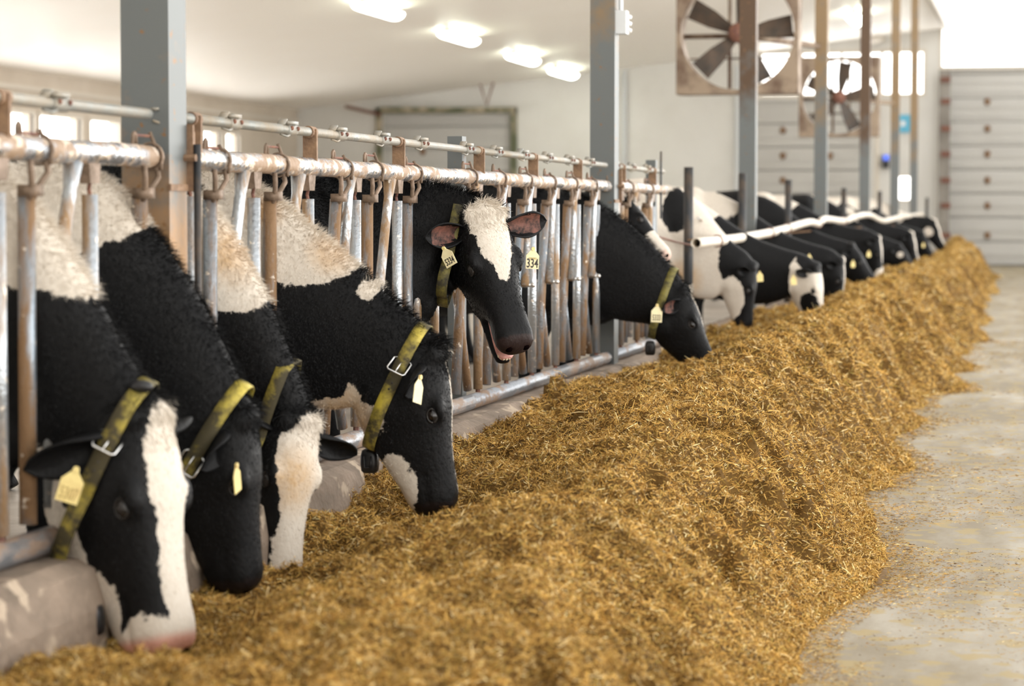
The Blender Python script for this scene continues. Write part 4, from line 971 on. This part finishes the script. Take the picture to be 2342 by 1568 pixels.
cow(19.3, (1872, 612), (1888, 735), 74, 'cow with a white face and one black cheek patch under the white pipe', W=-.50, neckup=-.13, zw=1.60, near=1, seed=9, pink=.3,
    white=[('BW', (-.25, 0, 1.42), (.85, .6, .42)), ('BW', (-1.2, 0, 1.3), (.5, .6, .5)), ('PB', (1778, 478), (.05, .4, .15)), ('HW', (.20, 0, -.06), (.42, .3, .25)), ('HB', (.35, .08, -.11), (.14, .07, .10)), ('HB', (-.10, .0, -.05), (.15, .3, .14))],
    tag_=[(1815, 640, 19.1, .08, 5, '', 20, 'tag')])
cow(21.8, (1928, 598), (1930, 702), 84, 'black cow with a white blaze down its profile, third under the white pipe', W=-.50, neckup=-.13, zw=1.60, near=1, seed=10,
    white=[('BW', (-.2, 0, 1.45), (.62, .5, .34)), ('HW', (.12, 0, .04), (.5, .05, .05))], tag_=[(1851, 590, 21.6, .075, 3, '', 30, 'tag')])
cow(25.4, (1953, 562), (2014, 650), 84, 'all black headed cow with its muzzle pushed forward into the feed', W=-.50, neckup=-.13, zw=1.60, near=1, seed=11,
    white=[('BW', (-.55, 0, 1.45), (.3, .5, .3)), ('BW', (-1.3, 0, 1.3), (.3, .5, .5))], tag_=[(1951, 603, 25.2, .075, 0, '', 30, 'tag')])
cow(27.6, (2012, 545), (2022, 628), 84, 'black cow with a bright white blaze behind the all black head', W=-.50, neckup=-.13, zw=1.60, near=0, seed=12,
    white=[('BW', (-.05, 0, 1.5), (.40, .5, .28)), ('HW', (.12, 0, .03), (.30, .06, .06)), ('HW', (.5, 0, -.06), (.14, .1, .1))], tag_=[(1987, 580, 27.4, .075, 0, '', 30, 'tag')])
cow(32.5, (2060, 560), (2102, 622), 84, 'black cow with a small white cheek spot, far along the feed', W=-.50, neckup=-.13, zw=1.62, near=0, seed=13,
    white=[('HW', (.12, .11, -.08), (.05, .1, .05)), ('BW', (-.6, 0, 1.45), (.35, .5, .3))])
cow(34.6, (2088, 535), (2104, 605), 80, 'far cow with a white stripe down the side of its neck', W=-.50, neckup=-.13, zw=1.62, near=0, seed=14, white=[('BW', (.35, 0, 1.12), (.16, .4, .35)), ('BW', (-.2, 0, 1.55), (.5, .5, .2)), ('HW', (.1, 0, .02), (.4, .06, .08))])
cow(39.5, (2112, 532), (2142, 594), 84, 'far black headed cow before the end of the feed ridge', W=-.50, neckup=-.13, zw=1.64, near=0, seed=15,
    white=[('BW', (-.15, 0, 1.5), (.6, .5, .3)), ('HW', (.5, 0, -.12), (.1, .1, .1))], tag_=[(2112, 560, 39.3, .075, 0, '', 30, 'tag')])
cow(43.5, (2140, 505), (2164, 565), 84, 'farthest cow with a white blaze against the door track', W=-.50, neckup=-.13, zw=1.66, near=0, seed=16,
    white=[('HW', (.1, 0, .0), (.5, .07, .08)), ('HW', (.15, .1, -.2), (.1, .1, .1)), ('BW', (-.1, 0, 1.4), (.9, .5, .4))])
# cows standing behind, seen over the rail
for (x_, y_, ang, z_, wh, sd_, lb) in ((-3.0, 15.0, -90, 1.78, [('BW', (-.28, 0, 1.75), (.10, .3, .2))], 21, 'black backed cow with a white tuft seen over the rail right of the foreground post'),
                                 (-3.0, 19.0, 80, 1.72, [('BW', (-.7, 0, 1.2), (.9, .7, .8))], 22, 'white backed cow seen over the middle of the rail'),
                                 (-3.1, 21.6, 80, 1.66, [('BW', (-.9, 0, 1.3), (.3, .5, .5))], 23, 'dark backed cow seen over the rail before the second post'),
                                 (-2.9, 27.0, 80, 1.70, [('BW', (-.5, 0, 1.5), (.9, .6, .5))], 24, 'pale backed cow standing beyond the white bodied cow')):
    an_ = math.radians(ang); bx = Vector((math.cos(an_), math.sin(an_), 0)); w_ = Vector((x_, y_, 0)); p_ = w_ + bx * .85 + Vector((0, 0, 1.35)); n_ = p_ + bx * .25 + Vector((0, 0, -.48))
    cow(y_, None, None, 0, lb, psi=an_, zw=z_, near=0 if y_ > 18 else 1, seed=sd_, white=wh, world3=(p_, n_, w_))
# ------------------------------------------------------------------ feed ridge
NOSES = [(.50, 9.2), (.40, 9.7), (.32, 11.2), (.62, 16.2), (.55, 12.8), (.42, 5.93), (.50, 5.6), (.36, 6.72), (.30, 7.3), (.62, 8.05), (.72, 14.1), (.75, 17.6), (.9, 19.3), (.85, 21.8), (.9, 25.4)]
def wr_(y): return 1.86 + .17 * (vnoise(y * .85, y * 0 + 9) - .5) * 2 + .16 * (vnoise(y * 2.6, y * 0 + 5) - .5) + np.clip((y - 26) * -.012, -.35, 0)
def feed_h(x, y):
    hc_ = np.interp(y, [3, 5, 7, 10, 13, 17, 20, 38, 42, 46, 50, 54], [.28, .31, .41, .53, .60, .60, .65, .66, .80, .84, .60, .0])
    wc = 1.14 + np.clip((7 - y) * .06, 0, .2) + .10 * fbm(y * .35 + 3, y * 0 + 2, 2) - .0 * y
    wr = wr_(y)
    hl = np.interp(y, [3, 5.3, 6, 7, 8, 10, 12, 14, 18, 30, 50], [.22, .235, .235, .25, .27, .39, .40, .38, .38, .46, .4])
    hl = hl + .06 * fbm(y * 1.4, x * 1.0 + 7, 3)
    sL = np.clip((x - .15) / (wc - .15), 0, 1); sL = (sL * sL * (3 - 2 * sL)) ** 1.45
    L = hl + (hc_ - hl) * sL
    q = np.clip((x - wc) / (wr - wc), 0, 1); R = hc_ * (1 - q) ** 1.55 * (1 + 1.0 * q)
    h = np.where(x < wc, L, R)
    for nx, ny in NOSES: h = h - .12 * np.exp(-(((x - nx) / .22) ** 2 + ((y - ny) / .26) ** 2)) * (h > .1)
    env = np.clip(h / .18, 0, 1)
    slump = fbm(y * 1.1 + x * 1.2, x * .9 - y * .25 + 30, 3)
    rid = 1 - np.abs(fbm(y * 3.3 + x * 1.0 + 11, x * 2.1 - y * .3 + 4, 3)) * 3.2
    rid2 = 1 - np.abs(fbm(x * 7 + 3, y * 6.2 + 50, 3)) * 3
    pit = np.clip(fbm(x * 5.5 + 70, y * 5.0 + 13, 3) - .22, 0, 1)
    slope_ = np.clip((x - wc) / .35, 0, 1)
    h = h + env * (.085 * slump + .06 * fbm(x * 4.2 + 5, y * 2.6, 3) + (.022 + .07 * slope_) * rid + .016 * rid2 - .26 * pit + .040 * fbm(x * 13, y * 11, 3) + .022 * fbm(x * 34, y * 30, 2))
    h = h + np.clip(1 - env, 0, 1) * .01 * fbm(x * 9, y * 7, 2) 
    return np.where(q >= 1, -.02, np.maximum(h, .004))
def grid(y0, y1, st, stx):
    xs = np.arange(.12, 2.15, stx); yv = np.arange(y0, y1 + st / 2, st); X, Y = np.meshgrid(xs, yv); Z = feed_h(X, Y)
    n, m = X.shape; v = np.stack([X, Y, Z], -1).reshape(-1, 3); i, j = np.meshgrid(np.arange(n - 1), np.arange(m - 1), indexing='ij'); a_ = (i * m + j).ravel()
    return v, np.stack([a_, a_ + 1, a_ + m + 1, a_ + m], 1)
vs, fs, cs_ = [], [], []; off = 0
def feed_col(x, y, k, n, R_):
    """hues of chopped forage: straw gold, olive, brown, pale grain"""
    c = np.array([(.68, .43, .13), (.54, .325, .085), (.31, .165, .042), (.11, .055, .016), (.90, .71, .37), (.42, .30, .08)])
    p = np.array([.27, .25, .19, .11, .09, .09]); t = fbm(x * 5, y * 4, 3)
    i = R_.choice(6, n, p=p); cc = c[i] * (1 + .22 * t)[:, None] * R_.uniform(.8, 1.2, n)[:, None]
    return np.concatenate([np.clip(cc, 0, 1), np.ones((n, 1))], 1)
R_ = np.random.default_rng(11)
for (a_, b_, st, sx) in ((3.5, 12, .022, .020), (12, 22, .04, .028), (22, 54.5, .08, .045)):
    v, f = grid(a_, b_, st, sx); c = np.tile([.13, .072, .02, 1.0], (len(v), 1)); c[:, :3] *= (1 + .35 * fbm(v[:, 0] * 20, v[:, 1] * 18, 3))[:, None]  # base colour darkened to stand in for shade in the gaps between stems
    vs.append(v); fs.append(f + off); cs_.append(c); off += len(v)
base_v, base_f, base_c = np.concatenate(vs), np.concatenate(fs), np.concatenate(cs_)
def strands(n, ys, xs, lift, R_, scale=1.0, hf=feed_h, drape=True):
    e = .012
    hx = (hf(xs + e, ys) - hf(xs - e, ys)) / (2 * e); hy = (hf(xs, ys + e) - hf(xs, ys - e)) / (2 * e)
    hx = np.clip(hx, -1.5, 1.5); hy = np.clip(hy, -1.5, 1.5)
    z = hf(xs, ys); nr = np.stack([-hx, -hy, np.ones(n)], 1); nr /= np.linalg.norm(nr, axis=1, keepdims=True)
    an = R_.uniform(0, 2 * math.pi, n); th = np.stack([np.cos(an) + .35, np.sin(an) * .8, np.zeros(n)], 1)
    th -= nr * np.einsum('ij,ij->i', th, nr)[:, None]; th /= np.linalg.norm(th, axis=1, keepdims=True) + 1e-9
    el = R_.normal(.14, .5, n)[:, None] * lift; d = th * np.cos(el) + nr * np.sin(el)
    ln = R_.lognormal(math.log(.017), .55, n)[:, None] * scale; ln = np.clip(ln, .005, .10)
    w = R_.uniform(.0007, .0021, n)[:, None] * (scale ** .7)
    sd_ = np.cross(d, nr + R_.normal(0, .7, (n, 3))); sd_ /= np.linalg.norm(sd_, axis=1, keepdims=True) + 1e-9
    c = np.stack([xs, ys, z], 1) + nr * R_.uniform(-.002, .012, n)[:, None] * lift
    bend = nr * (ln * R_.uniform(-.25, .25, n)[:, None])
    p0 = c - d * ln / 2; p1 = c + bend * .5; p2 = c + d * ln / 2
    v = np.stack([p0 - sd_ * w * .5, p0 + sd_ * w * .5, p1 + sd_ * w, p2 + sd_ * w * .5, p2 - sd_ * w * .5, p1 - sd_ * w], 1).reshape(-1, 3)
    k = np.arange(n)[:, None] * 6; f = np.concatenate([k + np.array([0, 1, 2, 5]), k + np.array([5, 2, 3, 4])], 0)
    return v, f
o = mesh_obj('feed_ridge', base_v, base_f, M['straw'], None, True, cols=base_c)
tag(o, 'long golden ridge of chopped forage heaped along the feed alley', 'feed', kind='stuff')
N1 = 1050000
yy = 1 / R_.uniform(1 / 24.0, 1 / 4.2, N1); xx = R_.uniform(.14, 2.0, N1); keep = feed_h(xx, yy) > .0; xx, yy = xx[keep], yy[keep]
sc = np.clip(yy / 9, .8, 2.2)[:, None]
n3 = 150000; y3 = R_.uniform(23, 53, n3); x3 = R_.uniform(.14, 2.0, n3); k3 = feed_h(x3, y3) > 0; yy = np.concatenate([yy, y3[k3]]); xx = np.concatenate([xx, x3[k3]]); sc = np.concatenate([sc, np.full((int(k3.sum()), 1), 3.4)])
v, f = strands(len(xx), yy, xx, 1.0, R_, sc); c = np.repeat(feed_col(xx, yy, 0, len(xx), R_), 6, axis=0)
mesh_obj('chopped_stems', v, f, M['straw'], o, cols=c)['kind'] = 'stuff'
# scraps scattered on the alley floor, thinning out from the foot of the ridge
N2 = 110000
yy = 1 / R_.uniform(1 / 26.0, 1 / 5.5, N2); edge = wr_(yy) - .12
xx = edge + R_.exponential(.13, N2); far = R_.random(N2) < .42; xx[far] = R_.uniform(1.7, 4.2, far.sum())
m_ = fbm(xx * 1.7, yy * 1.2, 3) + R_.normal(0, .14, N2) > .02; m_ |= xx < wr_(yy) + .12; xx, yy = xx[m_], yy[m_]
flat = lambda x, y: x * 0 + .002
v, f = strands(len(xx), yy, xx, .18, R_, np.clip(yy / 10, .7, 1.8)[:, None] * .75, hf=flat); v[:, 2] = np.maximum(v[:, 2], .0012)
c = np.repeat(feed_col(xx, yy, 0, len(xx), R_) * np.array([.95, .92, .85, 1]), 6, axis=0)
o2 = mesh_obj('feed_scraps', v, f, M['straw'], None, cols=c); tag(o2, 'loose straw scraps scattered over the concrete alley floor', 'feed', kind='stuff')
